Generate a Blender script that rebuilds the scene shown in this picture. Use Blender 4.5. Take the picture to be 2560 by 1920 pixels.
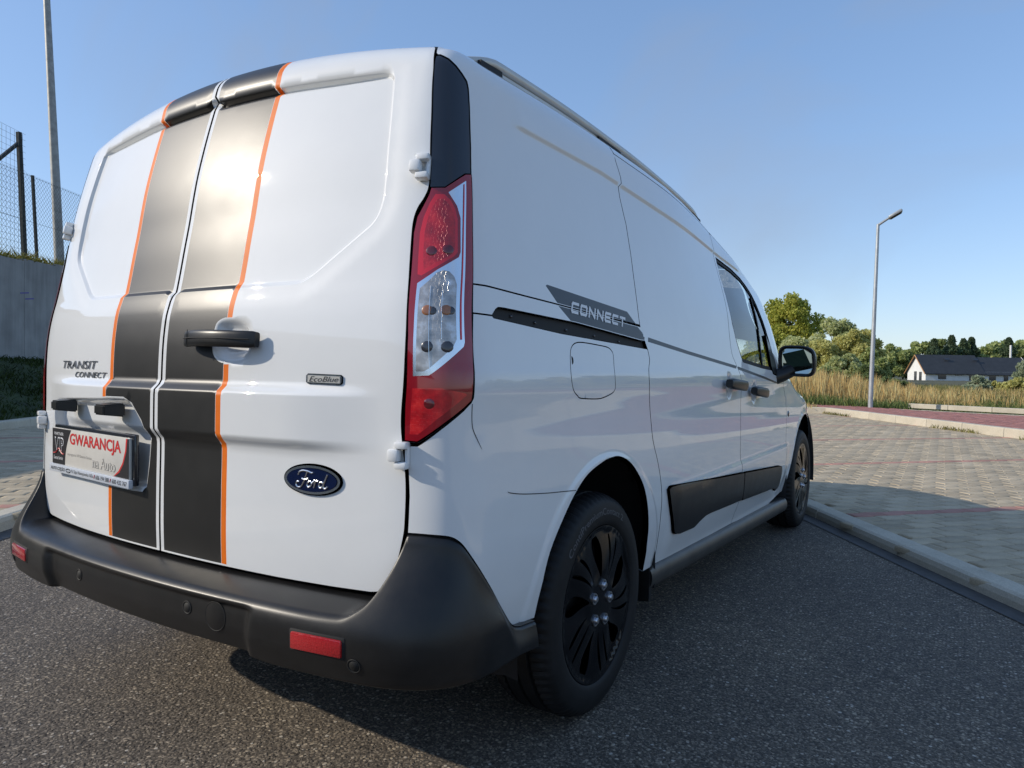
import bpy, bmesh, math, random
import numpy as np
from mathutils import Vector, Matrix
from mathutils.geometry import delaunay_2d_cdt
random.seed(7); RNG = np.random.default_rng(11)
for o in list(bpy.data.objects): bpy.data.objects.remove(o)
SC = bpy.context.scene
COL = SC.collection
R = math.radians

# ---------------------------------------------------------------- camera
CAMP = np.array([1.79209, -1.91570, 1.01249]); _y, _p, _r, _f = -0.56670489, -0.01987424, 0.01355912, 1785.34
_F = np.array([math.sin(_y)*math.cos(_p), math.cos(_y)*math.cos(_p), math.sin(_p)])
_R0 = np.array([math.cos(_y), -math.sin(_y), 0.0]); _U0 = np.cross(_R0, _F)
_R = _R0*math.cos(_r)+_U0*math.sin(_r); _U = np.cross(_R, _F)
cd = bpy.data.cameras.new('camera'); cam = bpy.data.objects.new('camera', cd); COL.objects.link(cam)
cd.sensor_width = 36.0; cd.lens = _f/2560*36; cd.clip_start = .05; cd.clip_end = 3000
cam.matrix_world = Matrix([[_R[0], _U[0], -_F[0], CAMP[0]], [_R[1], _U[1], -_F[1], CAMP[1]], [_R[2], _U[2], -_F[2], CAMP[2]], [0, 0, 0, 1]])
SC.camera = cam

# ---------------------------------------------------------------- light
SUN_D = Vector((1.50, 1.18, -1.0)).normalized()          # the way the light travels
SUN_EL = math.asin(-SUN_D.z); SUN_AZ = math.atan2(-SUN_D.x, -SUN_D.y)   # azimuth of the sun from +Y towards +X
W = bpy.data.worlds.new('World'); SC.world = W; W.use_nodes = True
wn = W.node_tree; wn.nodes.clear()
wo = wn.nodes.new('ShaderNodeOutputWorld'); bg = wn.nodes.new('ShaderNodeBackground')
sky = wn.nodes.new('ShaderNodeTexSky'); sky.sky_type = 'NISHITA'; sky.sun_disc = False
sky.sun_elevation = SUN_EL; sky.sun_rotation = SUN_AZ; sky.altitude = 300; sky.air_density = 1.0; sky.dust_density = .6; sky.ozone_density = 2.0
bg.inputs['Strength'].default_value = 0.15
gm = wn.nodes.new('ShaderNodeGamma'); gm.inputs['Gamma'].default_value = .58; wn.links.new(sky.outputs[0], gm.inputs['Color']); hs = wn.nodes.new('ShaderNodeHueSaturation'); hs.inputs['Saturation'].default_value = 1.18; hs.inputs['Value'].default_value = 1.8
tn = wn.nodes.new('ShaderNodeMix'); tn.data_type = 'RGBA'; tn.blend_type = 'MULTIPLY'; tn.inputs[0].default_value = 1; tn.inputs[7].default_value = (.90, .97, 1.12, 1)
wn.links.new(gm.outputs[0], tn.inputs[6]); wn.links.new(tn.outputs[2], hs.inputs['Color'])
# thin cirrus veils
wt = wn.nodes.new('ShaderNodeTexCoord'); wm = wn.nodes.new('ShaderNodeMapping'); wm.inputs['Scale'].default_value = (1.2, 3.4, 2.2); wm.inputs['Rotation'].default_value = (.3, .5, .9); wz = wn.nodes.new('ShaderNodeTexNoise'); wz.inputs['Scale'].default_value = 1.7; wz.inputs['Detail'].default_value = 7; wz.inputs['Distortion'].default_value = .6
wr = wn.nodes.new('ShaderNodeMapRange'); wr.inputs['From Min'].default_value = .52; wr.inputs['From Max'].default_value = .80; wr.inputs['To Max'].default_value = .42
wc = wn.nodes.new('ShaderNodeMix'); wc.data_type = 'RGBA'; wc.inputs[7].default_value = (2.1, 2.25, 2.5, 1)
wn.links.new(wt.outputs['Generated'], wm.inputs[0]); wn.links.new(wm.outputs[0], wz.inputs['Vector']); wn.links.new(wz.outputs[0], wr.inputs[0]); wn.links.new(wr.outputs[0], wc.inputs[0]); wn.links.new(hs.outputs[0], wc.inputs[6])
wn.links.new(wc.outputs[2], bg.inputs['Color']); wn.links.new(bg.outputs[0], wo.inputs['Surface'])
sl = bpy.data.lights.new('sun', 'SUN'); sl.energy = 3.1; sl.angle = R(.55); sl.color = (1.0, .91, .77)
so = bpy.data.objects.new('sun', sl); COL.objects.link(so); so.rotation_euler = SUN_D.to_track_quat('-Z', 'Y').to_euler(); so.location = (-20, -20, 20)
SC.view_settings.view_transform = 'Standard'; SC.view_settings.look = 'None'; SC.view_settings.gamma = 1.0
SC.view_settings.exposure = 0.2; SC.view_settings.use_curve_mapping = False
SC.cycles.max_bounces = 8; SC.cycles.transparent_max_bounces = 16; SC.cycles.use_adaptive_sampling = True
SC.cycles.caustics_reflective = False; SC.cycles.caustics_refractive = False

# ---------------------------------------------------------------- helpers
def tag(o, label=None, cat=None, group=None, kind=None):
    if label: o['label'] = label
    if cat: o['category'] = cat
    if group: o['group'] = group
    if kind: o['kind'] = kind
    return o
def empty(name, loc=(0, 0, 0), parent=None):
    o = bpy.data.objects.new(name, None); COL.objects.link(o); o.location = loc; o.empty_display_size = .1
    if parent: o.parent = parent
    return o
def build(name, v, f, m, parent=None, normals=None, smooth=True, loc=None):
    me = bpy.data.meshes.new(name); me.from_pydata([tuple(map(float, p)) for p in v], [], [tuple(map(int, t)) for t in f]); me.update()
    if smooth: me.polygons.foreach_set('use_smooth', [True]*len(me.polygons))
    if normals is not None: me.normals_split_custom_set_from_vertices([tuple(map(float, n)) for n in normals])
    for mm in (m if isinstance(m, (list, tuple)) else [m]): me.materials.append(mm)
    o = bpy.data.objects.new(name, me); COL.objects.link(o)
    if parent: o.parent = parent
    if loc is not None: o.location = loc
    return o
def smooth_by_angle(o, deg=35):
    me = o.data; bm = bmesh.new(); bm.from_mesh(me)
    for e in bm.edges:
        e.smooth = not (len(e.link_faces) == 2 and e.calc_face_angle(0) > R(deg))
    for f in bm.faces: f.smooth = True
    bm.to_mesh(me); bm.free(); return o
def bmobj(name, bm, m, parent=None, ang=35):
    me = bpy.data.meshes.new(name); bmesh.ops.recalc_face_normals(bm, faces=bm.faces); bm.to_mesh(me); bm.free(); me.materials.append(m)
    o = bpy.data.objects.new(name, me); COL.objects.link(o)
    if parent: o.parent = parent
    if ang: smooth_by_angle(o, ang)
    return o
def add_box(bm, c, s, M=None, bev=0, seg=2):
    r = bmesh.ops.create_cube(bm, size=1.0); vs = r['verts']
    bmesh.ops.scale(bm, vec=s, verts=vs)
    if bev:
        es = list({e for v in vs for e in v.link_edges}); rr = bmesh.ops.bevel(bm, geom=es, offset=bev, segments=seg, affect='EDGES', profile=.5); vs = list({v for f in rr['faces'] for v in f.verts} | {v for v in vs if v.is_valid})
    if M is not None: bmesh.ops.transform(bm, matrix=M, verts=vs)
    bmesh.ops.translate(bm, vec=c, verts=vs); return vs
def box(name, c, s, m, parent=None, M=None, bev=0, seg=2):
    bm = bmesh.new(); add_box(bm, c, s, M, bev, seg); return bmobj(name, bm, m, parent)
def tube_geo(pts, rad, n=8, cap=True, up=(0, 0, 1)):
    P = np.asarray(pts, float); N = len(P); rad = np.broadcast_to(np.asarray(rad, float), (N,))
    T = np.gradient(P, axis=0); T /= np.linalg.norm(T, axis=1)[:, None]+1e-12
    v = []; f = []
    a = np.asarray(up, float)
    if abs(T[0]@a) > .9: a = np.array([1., 0, 0])
    for i in range(N):
        b = np.cross(T[i], a); b /= np.linalg.norm(b)+1e-12; c = np.cross(b, T[i]); a = c
        for k in range(n):
            t = 2*math.pi*k/n; v.append(P[i]+rad[i]*(math.cos(t)*b+math.sin(t)*c))
    for i in range(N-1):
        for k in range(n):
            f.append((i*n+k, i*n+(k+1) % n, (i+1)*n+(k+1) % n, (i+1)*n+k))
    if cap: f.append(tuple(range(n))[::-1]); f.append(tuple((N-1)*n+k for k in range(n)))
    return v, f
def tube(name, pts, rad, m, parent=None, n=8, cap=True):
    v, f = tube_geo(pts, rad, n, cap); o = build(name, v, f, m, parent); return smooth_by_angle(o, 50)
class MB:
    def __init__(s): s.v = []; s.f = []
    def add(s, v, f):
        k = len(s.v); s.v += list(v); s.f += [tuple(i+k for i in t) for t in f]; return s
    def build(s, name, m, parent=None, smooth=True, ang=None):
        o = build(name, s.v, s.f, m, parent, smooth=smooth)
        return smooth_by_angle(o, ang) if ang else o
def lathe(prof, n, axis='x'):
    v = []; f = []; m = len(prof)
    for i in range(n):
        t = 2*math.pi*i/n
        for (a, r) in prof: v.append((a, r*math.cos(t), r*math.sin(t)))
    for i in range(n):
        j = (i+1) % n
        for k in range(m-1): f.append((i*m+k, i*m+k+1, j*m+k+1, j*m+k))
    return v, f
def copy_tree(o, parent=None):
    c = o.copy(); COL.objects.link(c); c.parent = parent
    for ch in list(o.children): copy_tree(ch, c)
    return c

# ---------------------------------------------------------------- materials
def nt(name):
    m = bpy.data.materials.new(name); m.use_nodes = True; t = m.node_tree; b = t.nodes['Principled BSDF']; return m, t, b
def N(t, typ, **kw):
    n = t.nodes.new(typ)
    for k, v in kw.items():
        if k in n.inputs.keys(): n.inputs[k].default_value = v
        else: setattr(n, k, v)
    return n
def ramp(t, fac, stops):
    r = t.nodes.new('ShaderNodeValToRGB'); e = r.color_ramp.elements
    while len(e) < len(stops): e.new(.5)
    for i, (p, c) in enumerate(stops): e[i].position = p; e[i].color = (*c, 1) if len(c) == 3 else c
    t.links.new(fac, r.inputs[0]); return r.outputs[0]
def mat(name, col, rough=.5, metal=0, coat=0, coat_r=.03, spec=.5, noise=0, nscale=8, bump=0, bscale=200, trans=0, ior=1.5):
    m, t, b = nt(name)
    b.inputs['Base Color'].default_value = (*col, 1); b.inputs['Roughness'].default_value = rough; b.inputs['Metallic'].default_value = metal
    b.inputs['Coat Weight'].default_value = coat; b.inputs['Coat Roughness'].default_value = coat_r; b.inputs['Specular IOR Level'].default_value = spec
    b.inputs['Transmission Weight'].default_value = trans; b.inputs['IOR'].default_value = ior
    tc = N(t, 'ShaderNodeTexCoord')
    if noise:
        n = N(t, 'ShaderNodeTexNoise', Scale=nscale, Detail=6.0, Roughness=.6); t.links.new(tc.outputs['Object'], n.inputs['Vector'])
        lo = tuple(c*(1-noise) for c in col); hi = tuple(min(1, c*(1+noise)) for c in col)
        t.links.new(ramp(t, n.outputs[0], [(.3, lo), (.7, hi)]), b.inputs['Base Color'])
    if bump:
        n2 = N(t, 'ShaderNodeTexNoise', Scale=bscale, Detail=3.0); t.links.new(tc.outputs['Object'], n2.inputs['Vector'])
        bp = N(t, 'ShaderNodeBump', Strength=bump, Distance=.002); t.links.new(n2.outputs[0], bp.inputs['Height']); t.links.new(bp.outputs[0], b.inputs['Normal'])
    return m
M = {}
def paint():
    m, t, b = nt('white_paint')
    tc = N(t, 'ShaderNodeTexCoord'); n = N(t, 'ShaderNodeTexNoise', Scale=3.0, Detail=5.0, Roughness=.65); t.links.new(tc.outputs['Object'], n.inputs['Vector'])
    t.links.new(ramp(t, n.outputs[0], [(.3, (.75, .757, .752)), (.7, (.79, .795, .785))]), b.inputs['Base Color'])
    b.inputs['Roughness'].default_value = .5; b.inputs['Specular IOR Level'].default_value = .1; b.inputs['Coat Weight'].default_value = 1.0; b.inputs['Coat IOR'].default_value = 1.5
    n2 = N(t, 'ShaderNodeTexNoise', Scale=14.0, Detail=6.0, Roughness=.7); t.links.new(tc.outputs['Object'], n2.inputs['Vector'])
    mr = N(t, 'ShaderNodeMapRange'); mr.inputs['From Min'].default_value = .35; mr.inputs['From Max'].default_value = .75; mr.inputs['To Min'].default_value = .010; mr.inputs['To Max'].default_value = .045
    t.links.new(n2.outputs[0], mr.inputs[0]); t.links.new(mr.outputs[0], b.inputs['Coat Roughness'])
    return m
M['paint'] = paint()
def vinyl():
    m, t, b = nt('black_vinyl'); tc = N(t, 'ShaderNodeTexCoord')
    n = N(t, 'ShaderNodeTexNoise', Scale=9.0, Detail=8.0, Roughness=.7); t.links.new(tc.outputs['Object'], n.inputs['Vector'])
    mr = N(t, 'ShaderNodeMapRange'); mr.inputs['From Min'].default_value = .3; mr.inputs['From Max'].default_value = .75; mr.inputs['To Min'].default_value = .385; mr.inputs['To Max'].default_value = .425
    t.links.new(n.outputs[0], mr.inputs[0]); t.links.new(mr.outputs[0], b.inputs['Roughness'])
    t.links.new(ramp(t, n.outputs[0], [(.35, (.006, .006, .006)), (.75, (.010, .0098, .0095))]), b.inputs['Base Color'])
    n2 = N(t, 'ShaderNodeTexNoise', Scale=420.0, Detail=2.0); t.links.new(tc.outputs['Object'], n2.inputs['Vector'])
    bp = N(t, 'ShaderNodeBump', Strength=.10, Distance=.001); t.links.new(n2.outputs[0], bp.inputs['Height']); t.links.new(bp.outputs[0], b.inputs['Normal'])
    b.inputs['Specular IOR Level'].default_value = .62
    return m
M['vinyl'] = vinyl()
M['orange'] = mat('orange_tape', (.80, .17, .012), .5, spec=.2, noise=.06, nscale=30)
def plastic():
    m, t, b = nt('black_plastic'); tc = N(t, 'ShaderNodeTexCoord')
    n = N(t, 'ShaderNodeTexNoise', Scale=6.0, Detail=8.0, Roughness=.75); t.links.new(tc.outputs['Object'], n.inputs['Vector'])
    t.links.new(ramp(t, n.outputs[0], [(.35, (.009, .009, .0095)), (.8, (.019, .018, .017))]), b.inputs['Base Color'])
    mr = N(t, 'ShaderNodeMapRange'); mr.inputs['From Min'].default_value = .3; mr.inputs['From Max'].default_value = .75; mr.inputs['To Min'].default_value = .29; mr.inputs['To Max'].default_value = .43; b.inputs['Specular IOR Level'].default_value = .42
    t.links.new(n.outputs[0], mr.inputs[0]); t.links.new(mr.outputs[0], b.inputs['Roughness'])
    n2 = N(t, 'ShaderNodeTexNoise', Scale=700.0, Detail=2.0); t.links.new(tc.outputs['Object'], n2.inputs['Vector'])
    bp = N(t, 'ShaderNodeBump', Strength=.12, Distance=.001); t.links.new(n2.outputs[0], bp.inputs['Height']); t.links.new(bp.outputs[0], b.inputs['Normal'])
    return m
M['plastic'] = plastic()
M['gloss_black'] = mat('gloss_black', (.012, .013, .018), .22, coat=.6, coat_r=.05)
M['hub_black'] = mat('gloss_black_hubcap', (.005, .005, .006), .18, spec=.32)
M['gap'] = mat('shadow_gap_rubber', (.006, .006, .006), .7)
M['rubber'] = mat('tyre_rubber', (.010, .010, .0105), .62, spec=.3, noise=.35, nscale=12, bump=.15, bscale=300)
M['tyretext'] = mat('raised_tyre_text', (.085, .085, .09), .7)
M['chrome'] = mat('chrome', (.86, .87, .88), .20, metal=1)
M['dchrome'] = mat('dark_chrome', (.46, .46, .48), .25, metal=1)
M['nut'] = mat('zinc_nut', (.62, .63, .66), .32, metal=1)
M['redlens'] = mat('red_lens', (.72, .008, .018), .18, coat=1, coat_r=.02)
M['redlens_dark'] = mat('dark_red_lens', (.30, .004, .012), .15, coat=1, coat_r=.02)
M['reflector'] = mat('red_reflector', (.40, .010, .014), .22, coat=1, coat_r=.03, bump=.5, bscale=240)
def prism(name, cols, scale, metal, rough):
    m, t, b = nt(name); tc = N(t, 'ShaderNodeTexCoord')
    ch = N(t, 'ShaderNodeTexChecker', Scale=scale); t.links.new(tc.outputs['Object'], ch.inputs['Vector'])
    n = N(t, 'ShaderNodeTexNoise', Scale=38.0, Detail=4.0); t.links.new(tc.outputs['Object'], n.inputs['Vector'])
    t.links.new(ramp(t, n.outputs[0], [(.3, cols[0]), (.55, cols[1]), (.75, cols[2])]), b.inputs['Base Color'])
    bp = N(t, 'ShaderNodeBump', Strength=.55, Distance=.002); t.links.new(ch.outputs['Fac'], bp.inputs['Height']); t.links.new(bp.outputs[0], b.inputs['Normal'])
    b.inputs['Metallic'].default_value = metal; b.inputs['Roughness'].default_value = rough; b.inputs['Coat Weight'].default_value = 1.0; b.inputs['Coat Roughness'].default_value = .015
    return m
M['clear'] = prism('clear_lens', [(.26, .26, .26), (.50, .47, .44), (.82, .83, .85)], 130.0, .45, .25)
M['redprism'] = prism('red_prism_lens', [(.34, .004, .010), (.60, .008, .016), (.85, .03, .03)], 150.0, .10, .25)
M['amber'] = mat('amber_bulb', (.34, .13, .05), .3, coat=1)
M['socket'] = mat('dark_bulb_socket', (.03, .03, .035), .25, coat=1)
M['socket_red'] = mat('dark_red_socket', (.13, .004, .008), .2, coat=1)
M['navy'] = mat('navy_enamel', (.004, .010, .045), .15, coat=1, coat_r=.02)
M['decal'] = mat('graphite_decal', (.028, .034, .046), .40)
M['white_print'] = mat('white_print', (.78, .79, .80), .45)
M['plate_white'] = mat('plate_board_white', (.66, .63, .57), .35, noise=.05, nscale=20)
M['ink_black'] = mat('black_ink', (.02, .018, .02), .4)
M['ink_red'] = mat('red_ink', (.62, .03, .03), .4)
M['ink_grey'] = mat('grey_ink', (.30, .29, .28), .4)
M['frame_blue'] = mat('pale_frame_strip', (.56, .60, .66), .35)
M['dark_int'] = mat('dark_interior', (.015, .015, .017), .8)
M['seat'] = mat('seat_cloth', (.03, .03, .034), .85)
M['mirror'] = mat('mirror_glass', (.30, .36, .37), .01, metal=1)
M['alu'] = mat('grey_rail', (.55, .54, .50), .35, metal=.3, noise=.08)
M['brake'] = mat('brake_metal', (.18, .17, .16), .45, metal=.8)
def glass(name, tint):
    m, t, b = nt(name); t.nodes.remove(b); out = t.nodes['Material Output']
    g = N(t, 'ShaderNodeBsdfGlossy', Roughness=.0); g.inputs['Color'].default_value = (1, 1, 1, 1)
    tr = N(t, 'ShaderNodeBsdfTransparent'); tr.inputs['Color'].default_value = (*tint, 1)
    fr = N(t, 'ShaderNodeFresnel', IOR=1.42); mx = N(t, 'ShaderNodeMixShader')
    t.links.new(fr.outputs[0], mx.inputs[0]); t.links.new(tr.outputs[0], mx.inputs[1]); t.links.new(g.outputs[0], mx.inputs[2]); t.links.new(mx.outputs[0], out.inputs['Surface'])
    return m
M['glass'] = glass('tinted_glass', (.86, .95, .92))
M['screen'] = glass('windscreen_glass', (.95, .98, .97))
# ---------------------------------------------------------------- body surface
def sst(x,a,b):
    t=np.clip((x-a)/(b-a),0,1);return t*t*(3-2*t)
def pch(x,xs,ys):
    # monotone-ish cubic hermite
    xs=np.asarray(xs,float);ys=np.asarray(ys,float);h=np.diff(xs);d=np.diff(ys)/h
    m=np.empty(len(xs));m[0]=d[0];m[-1]=d[-1]
    w1=2*h[1:]+h[:-1];w2=h[1:]+2*h[:-1]
    with np.errstate(divide='ignore',invalid='ignore'):
        hm=(w1+w2)/(w1/d[:-1]+w2/d[1:])
    m[1:-1]=np.where(d[:-1]*d[1:]>0,hm,0)
    x=np.clip(x,xs[0],xs[-1]);i=np.clip(np.searchsorted(xs,x)-1,0,len(h)-1)
    t=(x-xs[i])/h[i];t2=t*t;t3=t2*t
    return (2*t3-3*t2+1)*ys[i]+(t3-2*t2+t)*h[i]*m[i]+(-2*t3+3*t2)*ys[i+1]+(t3-t2)*h[i]*m[i+1]
WZ=[.2,.28,.34,.42,.5,.6,.7,.8,.88,.93,.97,1.0,1.03,1.1,1.2,1.4,1.6,1.7,1.9]
WX=[.845,.862,.876,.895,.908,.914,.914,.911,.9095,.911,.9135,.912,.907,.897,.884,.856,.825,.807,.768]
YZ=[.2,.45,.527,.612,.70,.787,.9,.988,1.059,1.127,1.177,1.213,1.249,1.324,1.401,1.466,1.519,1.614,1.724,1.765,1.80,1.9]
YY=[-.80,-.820,-.824,-.826,-.8255,-.824,-.8235,-.822,-.819,-.812,-.803,-.7945,-.787,-.773,-.758,-.747,-.737,-.714,-.683,-.670,-.6585,-.625]
TY=[-.7,-.4,0,.5,1.,1.4,1.6,1.9,2.17,2.5,2.75,2.87,2.97,3.12,3.4,3.7,3.9,4.05]
TT=[1.775,1.785,1.79,1.778,1.746,1.703,1.673,1.615,1.548,1.445,1.315,1.18,1.03,.91,.84,.775,.70,.62]
XC=.715;BOW=.118;RY=.17
def side_w(y,z):
    w=pch(z,WZ,WX)
    w=w-.006*((y-1.0)/1.8)**2-.17*np.clip(y-2.9,0,9)**2-.10*sst(z-(1.0-.13*sst(y,2.4,3.1)),-.05,.12)*sst(y,2.25,2.9)
    w=w-.045*sst(z,1.25,1.62)*sst(y,.7,1.7)-.060*sst(z,1.03,1.45)*sst(y,1.5,2.8)
    return w
def disp_side(y,z):
    d=np.zeros_like(z)
    for yc in(0.,3.062):
        r=np.hypot(y-yc,z-.325)
        d=d+.005*(1-sst(r,.43,.455))*sst(z,.2,.35)+.0*r
    zc=1.628-.054*np.clip(y-.1,0,9)
    d=d+.008*sst(z-zc,-.010,.006)*(1-sst(z-zc,.0,.12))*sst(y,-.415,-.35)*(1-sst(y,1.7,2.0))
    d=d+.008*(1-sst(z,.575,.615))*sst(y,.50,.60)*(1-sst(y,2.45,2.6))*sst(z,.3,.45)
    return d
def Ttop(x,y,k):
    side=pch(y,TY,TT);rear=1.845-.12*x*x
    return rear*(1-k)+side*k
def Pbase(u,z,feat=True):
    u=np.asarray(u,float);z=np.asarray(z,float);u,z=np.broadcast_arrays(u,z)
    sg=np.where(u<0,-1.,1.);u=np.abs(u)
    # roll
    t=np.clip((u-XC)/(1-XC),0,1);k=sst(t,0,1)
    Y0=pch(z,YZ,YY);ys0=pch(np.minimum(z,1.72),YZ,YY)+BOW*XC**2+RY
    yside=ys0+(u-1.0)
    T=Ttop(np.minimum(u,.75),np.where(u>1,yside,-.45),k)
    rho=.065+.02*k
    q=np.clip((z-(T-rho))/rho,0,.9995);ins=rho*(1-np.sqrt(1-q*q))*.9
    # rear
    xr=np.minimum(u,XC);yr=Y0+BOW*xr*xr
    if feat:
        yr=yr-.020*(sst(z,.815,.848)*(1-sst(z,.946,.972)))*(1-sst(xr,.46,.74))
    # corner bezier
    ysd=Y0+BOW*XC**2+RY
    w0=side_w(ysd,z)
    p0x,p0y=XC,Y0+BOW*XC**2
    L=w0-XC
    p1x=p0x+.80*L;p1y=p0y+.80*L*2*BOW*XC
    p2x=w0;p2y=ysd-.62*RY
    a=(1-t)**3;b=3*t*(1-t)**2;c=3*t*t*(1-t);d=t**3
    cx=a*p0x+b*p1x+c*p2x+d*w0;cy=a*p0y+b*p1y+c*p2y+d*ysd
    # side
    ysm=np.where(u>1,ys0*0+ (u-1.0)+ysd*np.exp(-np.clip(u-1,0,9)*6)+ys0*(1-np.exp(-np.clip(u-1,0,9)*6)),ysd)
    sx=side_w(ysm,z)
    if feat: sx=sx+disp_side(ysm,z)*sst(u,1.0,1.08)
    x=np.where(u<=XC,u,np.where(u<1,cx,sx));y=np.where(u<=XC,yr,np.where(u<1,cy,ysm))
    # inset for roll along approx outward normal dir in plan
    nx=np.where(u<=XC,0,np.where(u<1,np.sin(t*np.pi/2),1.));ny=-np.where(u<=XC,1.,np.where(u<1,np.cos(t*np.pi/2),0.))
    x=x-nx*ins;y=y-ny*ins
    return np.stack([sg*x,y,z],-1)
def rd_poly(pts,n=6,closed=True):
    # Catmull-Rom resample
    P=np.asarray(pts,float);N=len(P);o=[]
    for i in range(N if closed else N-1):
        p0,p1,p2,p3=[P[j%N] if closed else P[min(max(j,0),N-1)] for j in(i-1,i,i+1,i+2)]
        for k in range(n):
            t=k/n;o.append(.5*((2*p1)+(-p0+p2)*t+(2*p0-5*p1+4*p2-p3)*t*t+(-p0+3*p1-3*p2+p3)*t**3))
    if not closed:o.append(P[-1])
    return np.array(o)
def sdist(px,pz,poly):
    # signed distance to closed polygon (neg inside)
    px=np.asarray(px,float);pz=np.asarray(pz,float);sh=px.shape;px=px.ravel();pz=pz.ravel()
    P=np.asarray(poly,float);Q=np.roll(P,-1,0);best=np.full(px.shape,1e9);ins=np.zeros(px.shape,bool)
    for a,b in zip(P,Q):
        e=b-a;L=e@e+1e-18
        t=np.clip(((px-a[0])*e[0]+(pz-a[1])*e[1])/L,0,1)
        best=np.minimum(best,(px-a[0]-t*e[0])**2+(pz-a[1]-t*e[1])**2)
        c=((a[1]>pz)!=(b[1]>pz))
        if abs(b[1]-a[1])>1e-15:
            xi=a[0]+(pz-a[1])/(b[1]-a[1])*e[0];ins^=c&(px<xi)
    d=np.sqrt(best);return np.where(ins,-d,d).reshape(sh)
# ---------------------------------------------------------------- van: skin with its pressed features
REC0 = rd_poly([(-.06, 1.742), (.034, 1.742), (.257, 1.737), (.458, 1.724), (.564, 1.717), (.610, 1.713), (.634, 1.702), (.640, 1.688), (.654, 1.588), (.663, 1.494), (.667, 1.42), (.666, 1.39), (.660, 1.363), (.645, 1.338), (.615, 1.314), (.55, 1.265), (.50, 1.228), (.474, 1.215), (.446, 1.2095), (.298, 1.208), (.034, 1.207), (-.06, 1.207)], 3)
BOWL = rd_poly([(.207, 1.08), (.211, 1.104), (.218, 1.119), (.241, 1.128), (.275, 1.129), (.305, 1.122), (.328, 1.107), (.336, 1.08), (.337, 1.058), (.330, 1.041), (.318, 1.029), (.292, 1.023), (.263, 1.021), (.232, 1.027), (.211, 1.045)], 3)
PREC = rd_poly([(-.62, .902), (-.50, .908), (-.316, .914), (-.15, .918), (-.111, .905), (-.064, .862), (-.046, .835), (-.050, .806), (-.057, .742), (-.066, .695), (-.087, .676), (-.3, .672), (-.6, .672), (-.655, .69), (-.67, .75), (-.67, .85), (-.655, .888)], 3)
SB1 = rd_poly([(2.80, .975), (2.84, 1.005), (2.88, .98), (2.90, .94), (2.87, .905), (2.83, .90), (2.80, .935)], 4)
SB2 = rd_poly([(3.24, .945), (3.28, .975), (3.32, .95), (3.34, .91), (3.31, .875), (3.27, .87), (3.24, .905)], 4)
def full(u, z):
    u = np.asarray(u, float); z = np.asarray(z, float)
    P = Pbase(u, z).copy(); au = np.abs(u); d = np.zeros(np.broadcast(u, z).shape)
    k = au < .80
    if np.any(k):
        uu = au[k]; zz = z[k] if z.shape == u.shape else np.broadcast_to(z, u.shape)[k]; su = u[k]
        s = sdist(uu, zz, REC0)
        dd = -.0105*(1-sst(s, -.009, .003))-.004*(1-sst(s, .0, .055))
        dd = dd-.014*np.exp(-((s+.006)/.0065)**2)*sst(zz, 1.700, 1.715)
        sb = sdist(su, zz, BOWL); dd = dd-.022*(1-sst(sb, -.028, .002))
        sp = sdist(su, zz, PREC); dd = dd-.030*(1-sst(sp, -.020, .003))
        d[k] = dd; P[..., 1] = P[..., 1]-d
    k = (au > 2.7) & (au < 3.4)
    if np.any(k):
        uu = u[k]; zz = np.broadcast_to(z, u.shape)[k]
        e = -.014*(1-sst(sdist(uu, zz, SB1), -.03, .002))-.014*(1-sst(sdist(uu, zz, SB2), -.03, .002))
        P[k, 0] = P[k, 0]+e
    return P
def frame_at(u, z, fn=None):
    fn = fn or full; u = np.asarray(u, float); z = np.asarray(z, float); h = 4e-4
    P = fn(u, z); du = fn(u+h, z)-fn(u-h, z); dz = fn(u, z+h)-fn(u, z-h)
    n = np.cross(du, dz); n /= np.linalg.norm(n, axis=-1)[..., None]+1e-15
    return P, n
def densify(P, res):
    P = np.asarray(P, float); o = []
    for a, b in zip(P, np.roll(P, -1, 0)):
        k = max(1, int(math.ceil(np.linalg.norm(b-a)/res)))
        for i in range(k): o.append(a+(b-a)*i/k)
    return np.array(o)
def inside(px, pz, poly):
    P = np.asarray(poly, float); ins = np.zeros(px.shape, bool)
    for a, b in zip(P, np.roll(P, -1, 0)):
        if abs(b[1]-a[1]) < 1e-15: continue
        ins ^= ((a[1] > pz) != (b[1] > pz)) & (px < a[0]+(pz-a[1])/(b[1]-a[1])*(b[0]-a[0]))
    return ins
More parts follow.
